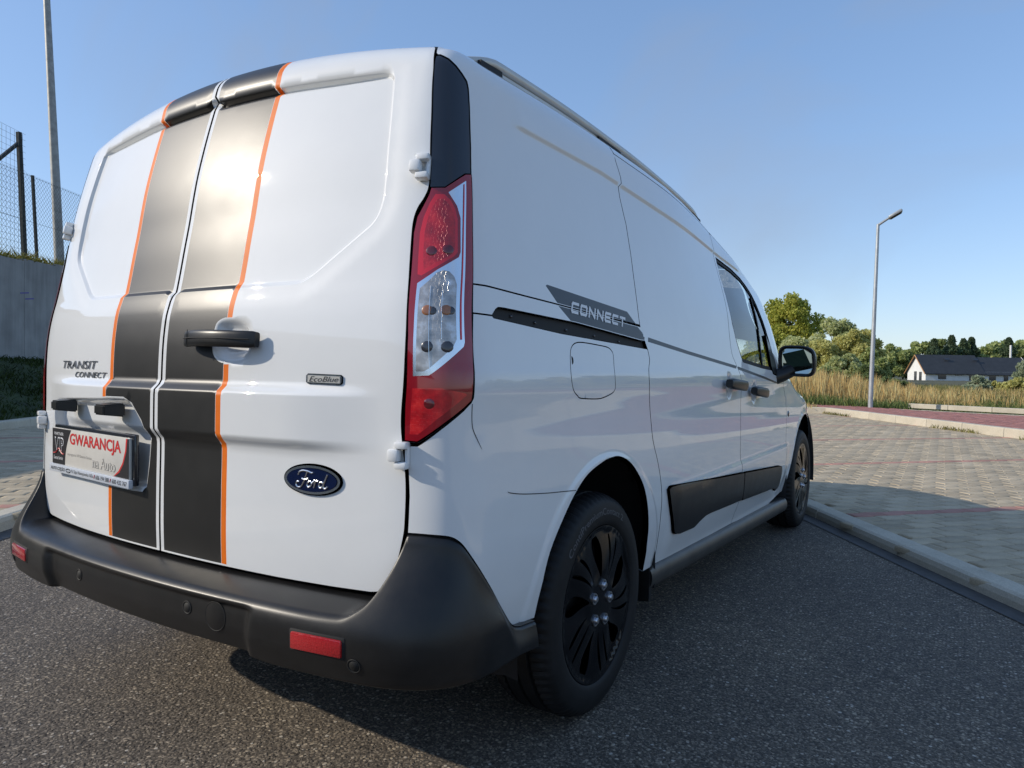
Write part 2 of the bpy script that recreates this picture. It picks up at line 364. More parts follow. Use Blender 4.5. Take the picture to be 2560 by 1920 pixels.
def panel(name, out, m, parent, holes=(), regions=(), res=.015, off=0., lip=.012, lipr=.0022, fn=None, extra=None, liphole=True, flip=False):
    """skin piece bounded by a (u,z) outline; regions = [(name, material, outline)] cut out as pieces of their own"""
    out = densify(out, res); loops = [out]+[densify(h, res) for h in holes]; rl = [densify(r[2], res) for r in regions]
    lo = out.min(0); hi = out.max(0)
    gx = np.arange(lo[0]+res/2, hi[0], res); gz = np.arange(lo[1]+res/2, hi[1], res)
    G = np.array([(a+(res/2 if j % 2 else 0), b) for j, b in enumerate(gz) for a in gx])
    if extra is not None and len(extra):
        ex = np.asarray(extra, float); cells = {}
        for q in ex: cells.setdefault((int(q[0]//.011), int(q[1]//.011)), []).append(q)
        near = [any(abs(q[0]-p_[0]) < .0105 and abs(q[1]-p_[1]) < .0105 for i in (-1, 0, 1) for j in (-1, 0, 1) for q in cells.get((int(p_[0]//.011)+i, int(p_[1]//.011)+j), ())) for p_ in G]
        G = G[~np.array(near, bool)] if len(G) else G; G = np.concatenate([G, ex])
    if len(G):
        keep = sdist(G[:, 0], G[:, 1], out) < -res*.30
        for l in loops[1:]: keep &= sdist(G[:, 0], G[:, 1], l) > res*.35
        for l in rl: keep &= np.abs(sdist(G[:, 0], G[:, 1], l)) > res*.3
        G = G[keep]
    pts = []; ed = []
    for l in loops+rl:
        k = len(pts); pts += [Vector((float(a), float(b))) for a, b in l]; ed += [(k+i, k+(i+1) % len(l)) for i in range(len(l))]
    pts += [Vector((float(a), float(b))) for a, b in G]
    ov, oe, of, *_ = delaunay_2d_cdt(pts, ed, [], 0, 1e-6)
    V = np.array([(p.x, p.y) for p in ov]); Fc = np.array([f for f in of if len(f) == 3])
    c = V[Fc].mean(1); k = inside(c[:, 0], c[:, 1], out)
    for l in loops[1:]: k &= ~inside(c[:, 0], c[:, 1], l)
    Fc = Fc[k]; c = c[k]
    P, n = frame_at(V[:, 0], V[:, 1], fn)
    if flip: n = -n
    P = P+n*off
    fn_ = np.cross(P[Fc[:, 1]]-P[Fc[:, 0]], P[Fc[:, 2]]-P[Fc[:, 0]]); bad = (fn_*n[Fc].mean(1)).sum(1) < 0; Fc[bad] = Fc[bad][:, ::-1]
    who = np.zeros(len(Fc), int)
    for i, l in enumerate(rl): who[inside(c[:, 0], c[:, 1], l)] = i+1
    def sub(sel):
        f = Fc[sel]; ids, inv = np.unique(f, return_inverse=True); return list(P[ids]), [tuple(t) for t in inv.reshape(-1, 3)], list(n[ids])
    v, f, nn = sub(who == 0)
    if lip:
        for li, l in enumerate(loops if liphole else loops[:1]):
            Q, q = frame_at(l[:, 0], l[:, 1], fn)
            if flip: q = -q
            Q = Q+q*off; t = np.roll(Q, -1, 0)-np.roll(Q, 1, 0); o = np.cross(t, q); o /= np.linalg.norm(o, axis=1)[:, None]+1e-12
            # point away from the skin
            e = 1e-3; ar = np.sum(l[:, 0]*np.roll(l[:, 1], -1)-np.roll(l[:, 0], -1)*l[:, 1])
            s = 1 if (ar > 0) else -1
            if li: s = -s
            if flip: s = -s
            o = o*s
            rings = [(Q, q), (Q+o*lipr*.7-q*lipr*.3, (q+o)*.7071), (Q+o*lipr-q*lipr, o), (Q+o*lipr-q*lip, o)]
            k0 = len(v); L = len(l)
            for (pp, qq) in rings: v += list(pp); nn += list(qq)
            for r_ in range(3):
                for i in range(L):
                    j = (i+1) % L; a = (k0+r_*L+i, k0+r_*L+j, k0+(r_+1)*L+j, k0+(r_+1)*L+i); f.append(a if s > 0 else a[::-1])
    main = build(name, v, f, m, parent, nn)
    subs = []
    for i, rg in enumerate(regions):
        sel = who == i+1
        if sel.any():
            a, b, d = sub(sel); subs.append(build(rg[0], a, b, rg[1], main if len(rg) < 4 else rg[3], d))
    return main, subs
def U_of(y, z):
    u = 1+y-(float(pch(np.array(min(z, 1.72)), YZ, YY))+BOW*XC**2+RY)
    for _ in range(30): u += y-float(Pbase(np.array(u), np.array(z))[1])
    return u
def yz(pts): return [(U_of(y, z), z) for y, z in pts]
def Tu(u):
    u = np.abs(np.asarray(u, float)); t = np.clip((u-XC)/(1-XC), 0, 1); k = sst(t, 0, 1); z = np.full(u.shape, 1.70)
    for _ in range(40):
        ys0 = pch(np.minimum(z, 1.72), YZ, YY)+BOW*XC**2+RY
        z = .5*z+.5*Ttop(np.minimum(u, .75), np.where(u > 1, ys0+u-1, -.45), k)
    return z
mir = lambda P: [(-a, b) for a, b in P][::-1]
def offs(poly, ds):
    P = np.asarray(poly, float); t = np.roll(P, -1, 0)-np.roll(P, 1, 0); n = np.stack([t[:, 1], -t[:, 0]], 1); n /= np.linalg.norm(n, axis=1)[:, None]+1e-12
    if np.sum(P[:, 0]*np.roll(P[:, 1], -1)-np.roll(P[:, 0], -1)*P[:, 1]) < 0: n = -n
    return np.concatenate([P+n*d for d in ds])
TE = .0016
van = tag(empty('delivery_van', (0, 0, 0)), 'white panel van with black and orange rear stripes parked on the asphalt', 'van')
PT = M['paint']; PL = M['plastic']

# ---- rear doors
edge = [(.700, 1.777), (.722, 1.768), (.740, 1.748), (.754, 1.713), (.761, 1.661), (.771, 1.592), (.777, 1.528), (.782, 1.46), (.782, 1.418), (.773, 1.393), (.758, 1.368), (.751, 1.340), (.7505, 1.30), (.753, 1.234), (.757, 1.168), (.759, 1.082), (.755, .976), (.753, .90), (.756, .85), (.7615, .79), (.763, .741), (.762, .69), (.760, .656), (.75, .598), (.739, .549), (.734, .539), (.727, .531), (.717, .525), (.70, .522)]
edge = rd_poly(edge, 4, False).tolist()
topline = [(u, float(Tu(u))-TE) for u in np.linspace(.004, .69, 40)]
doorO = topline+edge+[(.60, .520), (.44, .519), (.25, .520), (.004, .521)]
fx = np.concatenate([offs(densify(REC0, .009), (-.022, -.016, -.012, -.009, -.006, -.003, 0., .004, .03)), [(u, z) for z in (.818, .826, .834, .842, .85, .946, .953, .96, .967) for u in np.arange(.01, .75, .016)], [(u, float(Tu(u))-d) for d in (.004, .008, .014, .022, .03, .04, .052) for u in np.arange(.01, .70, .016)]])
fxR = np.concatenate([fx, offs(densify(BOWL, .008), (-.03, -.022, -.014, -.008, -.003))])
fxL = np.concatenate([fx*[-1, 1], offs(densify(PREC, .009), (-.024, -.016, -.010, -.005, -.001, .004))])
ztop = lambda u: float(Tu(u))-.004
def band(u0, u1, z0, s=1):
    us = np.linspace(u0, u1, 8); P = [(a, z0) for a in us]+[(a, ztop(a)) for a in us[::-1]]
    return P if s > 0 else mir(P)
# the handle bowl stays white: cut it out of the stripe
def minus_bowl(u0, u1):
    b = BOWL[::-1]; zs = [z for z in np.linspace(.5255, ztop(u1), 2)]
    return None
bowl_c = [(p[0], p[1]) for p in offs(BOWL, (.004,))]
inb = sorted([p for p in bowl_c if p[0] < .248], key=lambda p: p[1])
st_r = [(.017, .5255), (.248, .5245)]+[(.248, inb[0][1])]+inb+[(.248, inb[-1][1])]+[(a, ztop(a)) for a in np.linspace(.248, .017, 8)]
zl, zh = 1.0165, 1.132
or_lo = [(.249, .5245), (.267, .524), (.267, zl), (.249, zl)]; or_hi = [(.249, zh), (.267, zh)]+[(a, ztop(a)) for a in (.267, .249)]
doorR, _ = panel('rear_door', doorO, PT, van, regions=[('black_stripe', M['vinyl'], st_r), ('orange_line', M['orange'], or_lo), ('orange_line', M['orange'], or_hi)], res=.013, extra=fxR)
# left door: the stripe is broken by the plate recess
ra = [(-.248, .9235), (-.15, .9245), (-.107, .910), (-.058, .865), (-.040, .837), (-.044, .806), (-.051, .742), (-.060, .692), (-.083, .669), (-.12, .667)]
st_l = [(-.017, .5255)]+[(a, ztop(a)) for a in np.linspace(-.017, -.248, 8)]+ra+[(-.248, .667), (-.248, .5245)]
ol_lo = [(-.249, .5245), (-.267, .524), (-.267, .667), (-.249, .667)]; ol_hi = [(-.249, .922), (-.267, .9215)]+[(a, ztop(a)) for a in (-.267, -.249)]
doorL, _ = panel('rear_door', mir(doorO), PT, van, regions=[('black_stripe', M['vinyl'], st_l), ('orange_line', M['orange'], ol_lo), ('orange_line', M['orange'], ol_hi)], res=.013, extra=fxL)
tag(doorR, 'right rear door with black handle and oval emblem'); tag(doorL, 'left rear door with advertising plate')

# ---- side panels
def top_side(u0, u1, n=24, d=TE): return [(u, float(Tu(u))-d) for u in np.linspace(u0, u1, n)]
gapU = [(.241, 1.70), (.25, 1.648), (.246, 1.626), (.234, 1.612), (.235, 1.577), (.258, 1.493), (.267, 1.394), (.270, 1.294), (.273, 1.195), (.276, 1.166)]
ug = U_of(.241, 1.70)
quU = [(.708, 1.778)]+top_side(.72, ug, 40)+yz(gapU)+[(1.60, 1.1745), (1.298, 1.188), (1.106, 1.196), (.974, 1.202), (.929, 1.202), (.922, 1.30), (.919, 1.407), (.918, 1.455), (.916, 1.524), (.907, 1.617), (.900, 1.664), (.892, 1.683), (.873, 1.698), (.845, 1.716), (.812, 1.732), (.771, 1.743), (.760, 1.743), (.751, 1.748), (.738, 1.764), (.722, 1.776)]
crz = np.array([(u, 1.628-.054*max(0, u-1.483-.1)+d) for d in (-.012, -.008, -.004, 0, .004, .008, .02, .05) for u in np.arange(1.1, 2.3, .02)])
trim = [(.930, 1.198), (.974, 1.198), (1.106, 1.192), (1.298, 1.184), (1.60, 1.1705), (1.845, 1.158), (1.882, 1.156), (1.904, 1.115), (1.85, 1.115), (1.403, 1.1445), (1.045, 1.1565), (1.022, 1.156), (1.011, 1.150), (.998, 1.136), (.932, 1.137)]
gapL = [(1.909, 1.084), (1.917, 1.052), (1.897, 1.009), (1.902, .951), (1.924, .864), (1.946, .781), (1.989, .704), (2.018, .642), (2.033, .574), (2.036, .449), (2.053, .333)]
gapL = rd_poly(gapL, 4, False).tolist()
archR = rd_poly([(1.945, .335), (1.936, .40), (1.925, .448), (1.910, .531), (1.868, .629), (1.805, .692), (1.735, .736), (1.666, .757), (1.606, .759), (1.546, .752), (1.453, .728), (1.384, .689), (1.32, .634), (1.248, .554), (1.214, .455), (1.205, .392)], 4, False).tolist()
bumpedge = [(1.173, .3955), (1.11, .4015), (1.09, .4115), (1.073, .427), (1.040, .469), (.996, .525), (.946, .585), (.906, .629), (.887, .645), (.866, .655), (.839, .659), (.794, .661), (.769, .661)]
bumpedge = rd_poly(bumpedge, 3, False).tolist()
quL = [(.933, 1.133), (.999, 1.132), (1.004, 1.128), (1.319, 1.108), (1.841, 1.0885), (1.905, 1.086)]+gapL+archR+bumpedge+[(.770, .69), (.771, .741), (.769, .79), (.764, .846), (.786, .846), (.795, .852), (.836, .882), (.896, .922), (.919, .940), (.925, .95), (.929, 1.063)]
flap = rd_poly([(1.365, 1.061), (1.375, 1.076), (1.398, 1.086), (1.441, 1.089), (1.541, 1.085), (1.598, 1.081), (1.622, 1.073), (1.633, 1.059), (1.629, 1.012), (1.631, .973), (1.629, .958), (1.61, .948), (1.553, .937), (1.506, .935), (1.417, .939), (1.395, .946), (1.367, .964), (1.356, .999), (1.36, 1.037)], 3)
flap_hole = offs(flap, (.0032,))
if abs(np.sum(flap_hole[:, 0]*np.roll(flap_hole[:, 1], -1)-np.roll(flap_hole[:, 0], -1)*flap_hole[:, 1])) < abs(np.sum(flap[:, 0]*np.roll(flap[:, 1], -1)-np.roll(flap[:, 0], -1)*flap[:, 1])): flap_hole = offs(flap, (-.0032,))
# decal on trim + upper quarter
dec = [(1.238, 1.229), (1.244, 1.233), (1.752, 1.201), (1.828, 1.161), (1.90, 1.129), (1.905, 1.116), (1.850, 1.1165), (1.386, 1.1465), (1.374, 1.147), (1.298, 1.187)]
dec_up = [(1.238, 1.229), (1.244, 1.233), (1.752, 1.201), (1.82, 1.1665), (1.60, 1.176), (1.300, 1.1895)]
dec_dn = [(1.305, 1.1822), (1.60, 1.1685), (1.835, 1.157), (1.8785, 1.138), (1.90, 1.1165), (1.850, 1.117), (1.403, 1.1462), (1.374, 1.147)]
archx = np.array([(1.595+r_*math.cos(t), .325+r_*math.sin(t)) for r_ in (.424, .430, .437, .444, .451, .458, .468) for t in np.linspace(-.1, 3.3, 110)])
for s in (1, -1):
    f_ = (lambda p: p) if s > 0 else mir
    r1 = [('graphite_decal', M['decal'], dec_up)] if s > 0 else []; r2 = [('graphite_decal', M['decal'], dec_dn)] if s > 0 else []
    rs = .018 if s > 0 else .04
    qu, _ = panel('quarter_panel', f_(quU), PT, van, regions=r1, res=rs, extra=crz if s > 0 else None)
    tr, _ = panel('door_track_cover', f_(trim), PT, van, regions=r2, res=.014 if s > 0 else .03)
    ql, _ = panel('quarter_panel', f_(quL), PT, van, holes=[flap_hole] if s > 0 else [], res=.016 if s > 0 else .04, lip=.02, extra=archx if s > 0 else None)
    if s > 0: QU, QL, TR = qu, ql, tr
fl, _ = panel('fuel_flap', flap, PT, van, res=.014)
# finger notch of the fuel flap
nn_ = [(1.366+.010*math.cos(t), 1.040+.011*math.sin(t)) for t in np.linspace(-1.5, 1.5, 10)]
panel('finger_notch', nn_, M['gap'], fl, res=.006, off=.0006, lip=0)
# track behind the slot
slot = [(1.000, 1.128), (1.010, 1.155), (1.045, 1.158), (1.403, 1.147), (1.85, 1.119), (1.91, 1.12), (1.915, 1.084), (1.841, 1.086), (1.319, 1.105)]
panel('slide_track', slot, M['gap'], van, res=.03, off=-.010, lip=0)
for uu, zz in ((1.09, 1.140), (1.20, 1.132), (1.36, 1.122), (1.53, 1.114), (1.70, 1.104)):
    P_, n_ = frame_at(np.array(uu), np.array(zz)); v, f = tube_geo([P_-n_*.011, P_-n_*.0065], .004, 8); build('track_screw', v, f, M['socket'], van)

# ---- sliding door and front door
gapU2 = [(y+.0045, z) for y, z in gapU]
slgap = [(a+.0048, b) for a, b in gapL]
fdgap = [(1.325, 1.645), (1.328, 1.52), (1.332, 1.40), (1.334, 1.28), (1.326, 1.176), (1.332, 1.10), (1.366, 1.064), (1.42, 1.012), (1.449, .949), (1.451, .824), (1.446, .645), (1.467, .553), (1.495, .45), (1.498, .39), (1.484, .300)]
fdgap = rd_poly(fdgap, 4, False).tolist()
def roofgap(y): return float(pch(np.array(y), TY, TT))-.062
rg = [(y, roofgap(y)) for y in np.linspace(.246, 1.318, 24)]
sl_door = yz(rg)+yz(fdgap)+[(2.6, .313), (2.2, .328), (2.058, .333)]+slgap[::-1]+yz([(.281, 1.162)])+yz(gapU2[:-1])[::-1]
stripe_s = [(1.921, 1.127), (2.322, 1.093), (2.978, 1.0445), (2.965, 1.0310), (2.318, 1.0795), (1.918, 1.112)]
crs2 = np.array([(u, 1.628-.054*max(0, u-1.483-.1)+d) for d in (-.012, -.008, -.004, 0, .004, .008, .02, .05) for u in np.arange(1.70, 3.6, .02)]+[(u, z) for z in (.57, .58, .59, .60, .61, .62) for u in np.arange(2.1, 4.1, .02)])
h1 = offs(SB1, (-.02, -.01, -.004)); h2 = offs(SB2, (-.02, -.01, -.004))
sd, _ = panel('sliding_door', sl_door, PT, van, regions=[('graphite_stripe', M['decal'], stripe_s)], res=.017, extra=np.concatenate([crs2, h1]))
panel('sliding_door', mir(sl_door), PT, van, res=.05)
fenline = [(2.335, .985), (2.38, .93), (2.432, .88), (2.462, .80), (2.462, .72), (2.455, .60), (2.462, .50), (2.50, .40), (2.545, .30)]
fenline = rd_poly(fenline, 4, False).tolist()
apil = [(y, roofgap(y)) for y in np.linspace(1.331, 2.30, 24)]
apil_end = [(2.32, 1.30), (2.335, 1.10)]
fd_door = yz([(1.3302, 1.644)])+yz(apil[1:])+yz([(2.40, 1.40), (2.47, 1.28), (2.46, 1.15), (2.40, 1.05)])+yz(fenline)+yz([(2.2, .262), (1.8, .280), (1.489, .300)])+[(a+.0048, b) for a, b in yz(fdgap)][::-1][:-1]
win = yz([(1.365, 1.544), (1.449, 1.540), (1.649, 1.527), (1.82, 1.502), (1.94, 1.470), (2.03, 1.433), (2.077, 1.39), (2.117, 1.288), (2.147, 1.204), (2.172, 1.141), (2.178, 1.08), (2.168, 1.024), (1.883, 1.036), (1.505, 1.062), (1.43, 1.163), (1.392, 1.241), (1.372, 1.337), (1.360, 1.442)])
win = rd_poly(win, 1)
stripe_f = [(2.997, 1.0425), (3.535, .991), (3.80, .962), (3.80, .953), (3.534, .979), (2.985, 1.0285)]
fd, _ = panel('front_door', fd_door, PT, van, holes=[win], regions=[('graphite_stripe', M['decal'], stripe_f)], res=.017, extra=np.concatenate([crs2, h2]))
panel('front_door', mir(fd_door), PT, van, holes=[mir(win)], res=.05)
for s in (1, -1):
    f_ = (lambda p: p) if s > 0 else mir
    wc = offs(win, (.0,))
    c = win.mean(0); inn = c+(win-c)*[.95, .925]
    par = fd if s > 0 else van
    panel('window_seal', f_([tuple(p) for p in win]), M['gap'], par, holes=[f_([tuple(p) for p in inn])], res=.03, off=-.004, lip=.006)
    gl, _ = panel('side_window', f_([tuple(p) for p in win]), M['glass'], par, res=.04, off=-.008, lip=0)
    dv = yz([(1.888, 1.045), (1.908, 1.045), (1.936, 1.20), (1.958, 1.31), (1.995, 1.41), (1.972, 1.412), (1.938, 1.31), (1.916, 1.20)])
    panel('window_divider', f_(dv), M['gap'], par, res=.03, off=-.002, lip=.006)
    sail = yz([(2.075, 1.215), (2.13, 1.165), (2.185, 1.08), (2.20, 1.00), (2.10, 1.012), (2.075, 1.05)])
    panel('mirror_sail', f_(sail), M['plastic'], par, res=.03, off=.004, lip=.014, lipr=.004)
# fender
ua = U_of(3.062, .325); ra_ = .425
arcF = [(ua-ra_*math.cos(t), .325+ra_*math.sin(t)) for t in np.linspace(-.06, math.pi+.06, 40)]
fend_top = [(u, float(Tu(u))-TE) for u in np.linspace(U_of(2.48, 1.40), U_of(3.93, .70), 40)]
fen = [(a+.0045, b) for a, b in yz([(2.475, 1.30), (2.465, 1.15), (2.405, 1.05)]+fenline)]
fender = fen[::-1]+[(fend_top[0][0], 1.38)]+fend_top+[(fend_top[-1][0], .30)]+[(arcF[-1][0]+.02, .30)]+arcF[::-1]+[(arcF[0][0]-.02, .30)]
for s in (1, -1): panel('front_fender', fender if s > 0 else mir(fender), PT, van, res=.022 if s > 0 else .05, lip=.02)
# cladding strips
clad1 = [(2.083, .600), (2.100, .606), (2.112, .6065), (3.050, .548), (3.060, .543), (3.088, .428), (3.080, .418), (2.60, .438), (2.526, .438), (2.457, .427), (2.40, .412), (2.230, .420), (2.170, .430), (2.157, .441)]
clad2 = [(3.078, .546), (3.847, .494), (3.905, .484), (3.925, .468), (3.96, .37), (3.945, .355), (3.895, .348), (3.85, .365), (3.79, .376), (3.108, .414), (3.098, .425), (3.073, .540)]
for s in (1, -1):
    f_ = (lambda p: p) if s > 0 else mir
    panel('side_moulding', f_(clad1), PL, van, res=.03 if s > 0 else .08, off=.011, lip=.013, lipr=.004)
    panel('side_moulding', f_(clad2), PL, van, res=.03 if s > 0 else .08, off=.011, lip=.013, lipr=.004)
# thin pressed seam lines on the lower quarter
def seam(pts, w=.0011):
    P = rd_poly(pts, 4, False); t = np.gradient(P, axis=0); n = np.stack([-t[:, 1], t[:, 0]], 1); n /= np.linalg.norm(n, axis=1)[:, None]
    ww = w*np.minimum(1, np.linspace(.3, 3, len(P)))[:, None]
    A, na = frame_at(*(P+n*ww).T); B, nb = frame_at(*(P-n*ww).T); L = len(P)
    build('panel_seam', list(A+na*.0006)+list(B+nb*.0006), [(i, i+1, L+i+1, L+i) for i in range(L-1)], M['gap'], QL)
seam([(1.054, .733), (1.066, .728), (1.128, .717), (1.25, .703), (1.382, .692)])
seam([(.957, .838), (.94, .862), (.926, .885), (.922, .91), (.921, .938)])

# ---- roof, windscreen, bonnet
def roof_rows(ys, a):
    rows = []
    for y in ys:
        u = U_of(y, 1.5) if y < 2.4 else 1+y+.5714
        for _ in range(12):
            e = Pbase(np.array(u), np.array(float(Tu(u))-TE)); u += (y-e[1])*.8
        cr = np.interp(y, [-.5, 1.2, 2.0, 2.6, 2.95, 3.2, 3.9], [.062, .058, .05, .045, .08, .13, .12])
        rows.append([(e[0]*t, e[1]+np.interp(y, [2.0, 2.7, 3.2, 3.9], [0, .02, .06, .10])*(1-t*t), e[2]+cr*(1-t*t)) for t in a])
    return rows
def grid_obj(name, rows, m, parent):
    h = len(rows); w = len(rows[0]); return build(name, [p for r in rows for p in r], [(i*w+j, i*w+j+1, (i+1)*w+j+1, (i+1)*w+j) for i in range(h-1) for j in range(w-1)], m, parent)
aa = np.linspace(-1, 1, 33)
rear_row = []
for t in aa:
    u = .700*t; p = Pbase(np.array(u), np.array(float(Tu(u))-TE)); rear_row.append(tuple(p))
r0 = roof_rows(np.linspace(-.40, 2.05, 40), aa)
grid_obj('roof', [rear_row]+r0, PT, van)
grid_obj('windscreen', roof_rows(np.linspace(2.06, 2.95, 16), aa*.97), M['screen'], van)
grid_obj('bonnet', roof_rows(np.linspace(2.96, 3.93, 18), aa), PT, van)
# front fascia
ff = []
uf = fend_top[-1][0]
for z in np.linspace(.30, float(Tu(uf))-TE, 10):
    p = Pbase(np.array(uf), np.array(z)); ff.append([(p[0]*t, p[1]+.13*(1-t*t), z) for t in np.linspace(1, -1, 17)])
grid_obj('front_bumper', ff, PL, van)
# cant rail strip between roof gap and the sliding / front doors
for s in (1, -1):
    ysr = np.linspace(.248, 2.45, 50); P_ = [(U_of(y, min(roofgap(y)+.003, 1.70))) for y in ysr]
    o_ = [(u, roofgap(y)+.0035) for u, y in zip(P_, ysr)]+[(u, float(Tu(u))-TE) for u in P_[::-1]]
    panel('cant_rail', o_ if s > 0 else mir(o_), PT, van, res=.02 if s > 0 else .05)
# dark inner shell seen through the shut lines
def shell(u0, u1, z0, z1, nu, nz, off=-.05, keep=None):
    us = np.linspace(u0, u1, nu); zs = np.linspace(z0, z1, nz); UU, ZZ = np.meshgrid(us, zs, indexing='ij')
    P_, n_ = frame_at(UU, np.minimum(ZZ, Tu(UU)-.01), lambda a, b: Pbase(a, b)); P_ = P_+n_*off
    v = P_.reshape(-1, 3); f = [(i*nz+j, (i+1)*nz+j, (i+1)*nz+j+1, i*nz+j+1) for i in range(nu-1) for j in range(nz-1) if keep is None or keep((us[i]+us[i+1])/2, (zs[j]+zs[j+1])/2)]
    return v, f
def kp(u, z):
    u = abs(u)
    for y0 in (0., 3.062):
        if math.hypot(u-1.595-y0, z-.325) < .46: return False
    if 2.72 < u < 4.25 and z > 1.0: return False
    return True
mb = MB(); v, f = shell(-4.1, 4.1, .36, 1.80, 260, 40, keep=kp); mb.add(v, f); mb.build('inner_shell', M['gap'], van)
mb = MB()
for (c, s_) in (((0, 1.55, .335), (1.66, 4.5, .05)), ((0, .5, .36), (1.5, 2.4, .06))):
    bm_ = None
bm_ = bmesh.new(); add_box(bm_, (0, 1.53, .36), (1.28, 4.6, .06)); add_box(bm_, (0, 1.53, .34), (1.66, 2.0, .05)); add_box(bm_, (0, -.60, .40), (1.5, .35, .05)); bmobj('underbody', bm_, M['dark_int'], van)
# cabin
box('bulkhead', (0, 1.20, 1.0), (1.60, .03, 1.25), mat('grey_bulkhead', (.18, .18, .18), .7), van)
for sx in (.40, -.40):
    st = box('seat', (sx, 1.70, .62), (.50, .52, .16), M['seat'], van, bev=.05)
    box('seat_back', (sx, 1.42, .93), (.50, .15, .62), M['seat'], st, M=Matrix.Rotation(R(-12), 4, 'X'), bev=.06)
    box('headrest', (sx, 1.36, 1.30), (.27, .11, .20), M['seat'], st, bev=.045)
box('dashboard', (0, 2.55, .90), (1.60, .60, .26), M['dark_int'], van, bev=.08)
# ---------------------------------------------------------------- van: lights, bumper, wheels, fittings
# ---- tail lights and black upper trim
light = [(.791, 1.411), (.83, 1.412), (.894, 1.448), (.914, 1.451), (.916, 1.407), (.924, 1.202), (.924, 1.063), (.915, .946), (.895, .931), (.834, .891), (.791, .861), (.785, .8575), (.7625, .859), (.762, .933), (.7655, 1.082), (.760, 1.234), (.7575, 1.309), (.762, 1.345), (.774, 1.370), (.787, 1.397)]
red_up = [(.803, 1.397), (.828, 1.397), (.848, 1.384), (.862, 1.366), (.871, 1.343), (.874, 1.267), (.864, 1.257), (.814, 1.231), (.783, 1.213), (.774, 1.216), (.772, 1.255), (.771, 1.309), (.777, 1.345), (.790, 1.378)]
red_up_in = [(.810, 1.386), (.828, 1.386), (.845, 1.372), (.858, 1.352), (.864, 1.335), (.866, 1.272), (.860, 1.262), (.812, 1.240), (.787, 1.226), (.783, 1.26), (.782, 1.309), (.788, 1.345), (.798, 1.370)]
chrome_ = [(.776, 1.196), (.793, 1.208), (.82, 1.226), (.878, 1.256), (.883, 1.268), (.880, 1.345), (.868, 1.372), (.840, 1.402), (.896, 1.434), (.901, 1.07), (.897, 1.060), (.818, 1.006), (.806, .998), (.774, .996), (.776, 1.10)]
clear_ = [(.783, 1.185), (.802, 1.202), (.82, 1.220), (.836, 1.225), (.852, 1.223), (.867, 1.212), (.876, 1.195), (.878, 1.075), (.868, 1.06), (.807, 1.013), (.795, 1.006), (.780, 1.006), (.782, 1.10)]
red_lo = [(.773, .97), (.833, .972), (.843, .969), (.896, .961), (.901, .957), (.828, .906), (.787, .872), (.771, .872)]
appl = [(.758, 1.735), (.769, 1.737), (.809, 1.726), (.842, 1.710), (.868, 1.693), (.886, 1.678), (.893, 1.662), (.901, 1.617), (.910, 1.524), (.913, 1.4545), (.893, 1.452), (.829, 1.4155), (.787, 1.4145), (.787, 1.46), (.783, 1.528), (.777, 1.592), (.767, 1.661), (.760, 1.713)]
for s in (1, -1):
    f_ = (lambda p: p) if s > 0 else mir
    tl, subs = panel('tail_light', f_(light), M['redlens_dark'], van, regions=[('red_lens', M['redlens'], f_(red_up)), ('chrome_frame', M['chrome'], f_(chrome_)), ('clear_lens', M['clear'], f_(clear_)), ('red_lens', M['redprism'], f_(red_lo)), ('red_lens', M['redprism'], f_(red_up_in))], res=.010, off=.003, lip=.02, lipr=.004)
    tag(tl, 'red tail light with clear middle lens')
    panel('corner_trim', f_(appl), M['gloss_black'], van, res=.014, off=.001, lip=.015)
    if s > 0:
        for (u, z, m_, r_) in ((.802, 1.268, 'socket_red', .013), (.846, 1.272, 'socket_red', .013), (.803, 1.137, 'amber', .013), (.850, 1.138, 'amber', .013), (.815, 1.136, 'socket', .011), (.862, 1.137, 'socket', .011), (.804, 1.059, 'socket', .014), (.852, 1.059, 'socket', .014), (.808, .938, 'socket_red', .013)):
            P_, n_ = frame_at(np.array(u), np.array(z)); bm_ = bmesh.new(); bmesh.ops.create_icosphere(bm_, subdivisions=2, radius=r_); bmesh.ops.scale(bm_, vec=(1, 1, 1), verts=bm_.verts)
            q_ = Vector(n_).to_track_quat('Z', 'Y'); bmesh.ops.transform(bm_, matrix=Matrix.Translation(Vector(P_+n_*.002)) @ q_.to_matrix().to_4x4() @ Matrix.Diagonal((1, 1, .16, 1)), verts=bm_.verts); bmobj('bulb', bm_, M[m_], tl)
        panel('lens_edge', [(.888, 1.075), (.893, 1.075), (.890, 1.425), (.887, 1.425)], M['redlens'], tl, res=.02, off=.0042, lip=0)
        for (u0, u1, z0, z1) in ((.808, .808, 1.005, 1.19), (.838, .838, 1.075, 1.18)):
            tube('filament_line', [frame_at(np.array(u0), np.array(z))[0]+frame_at(np.array(u0), np.array(z))[1]*.004 for z in np.linspace(z0, z1, 6)], .0007, M['chrome'], tl, 6)

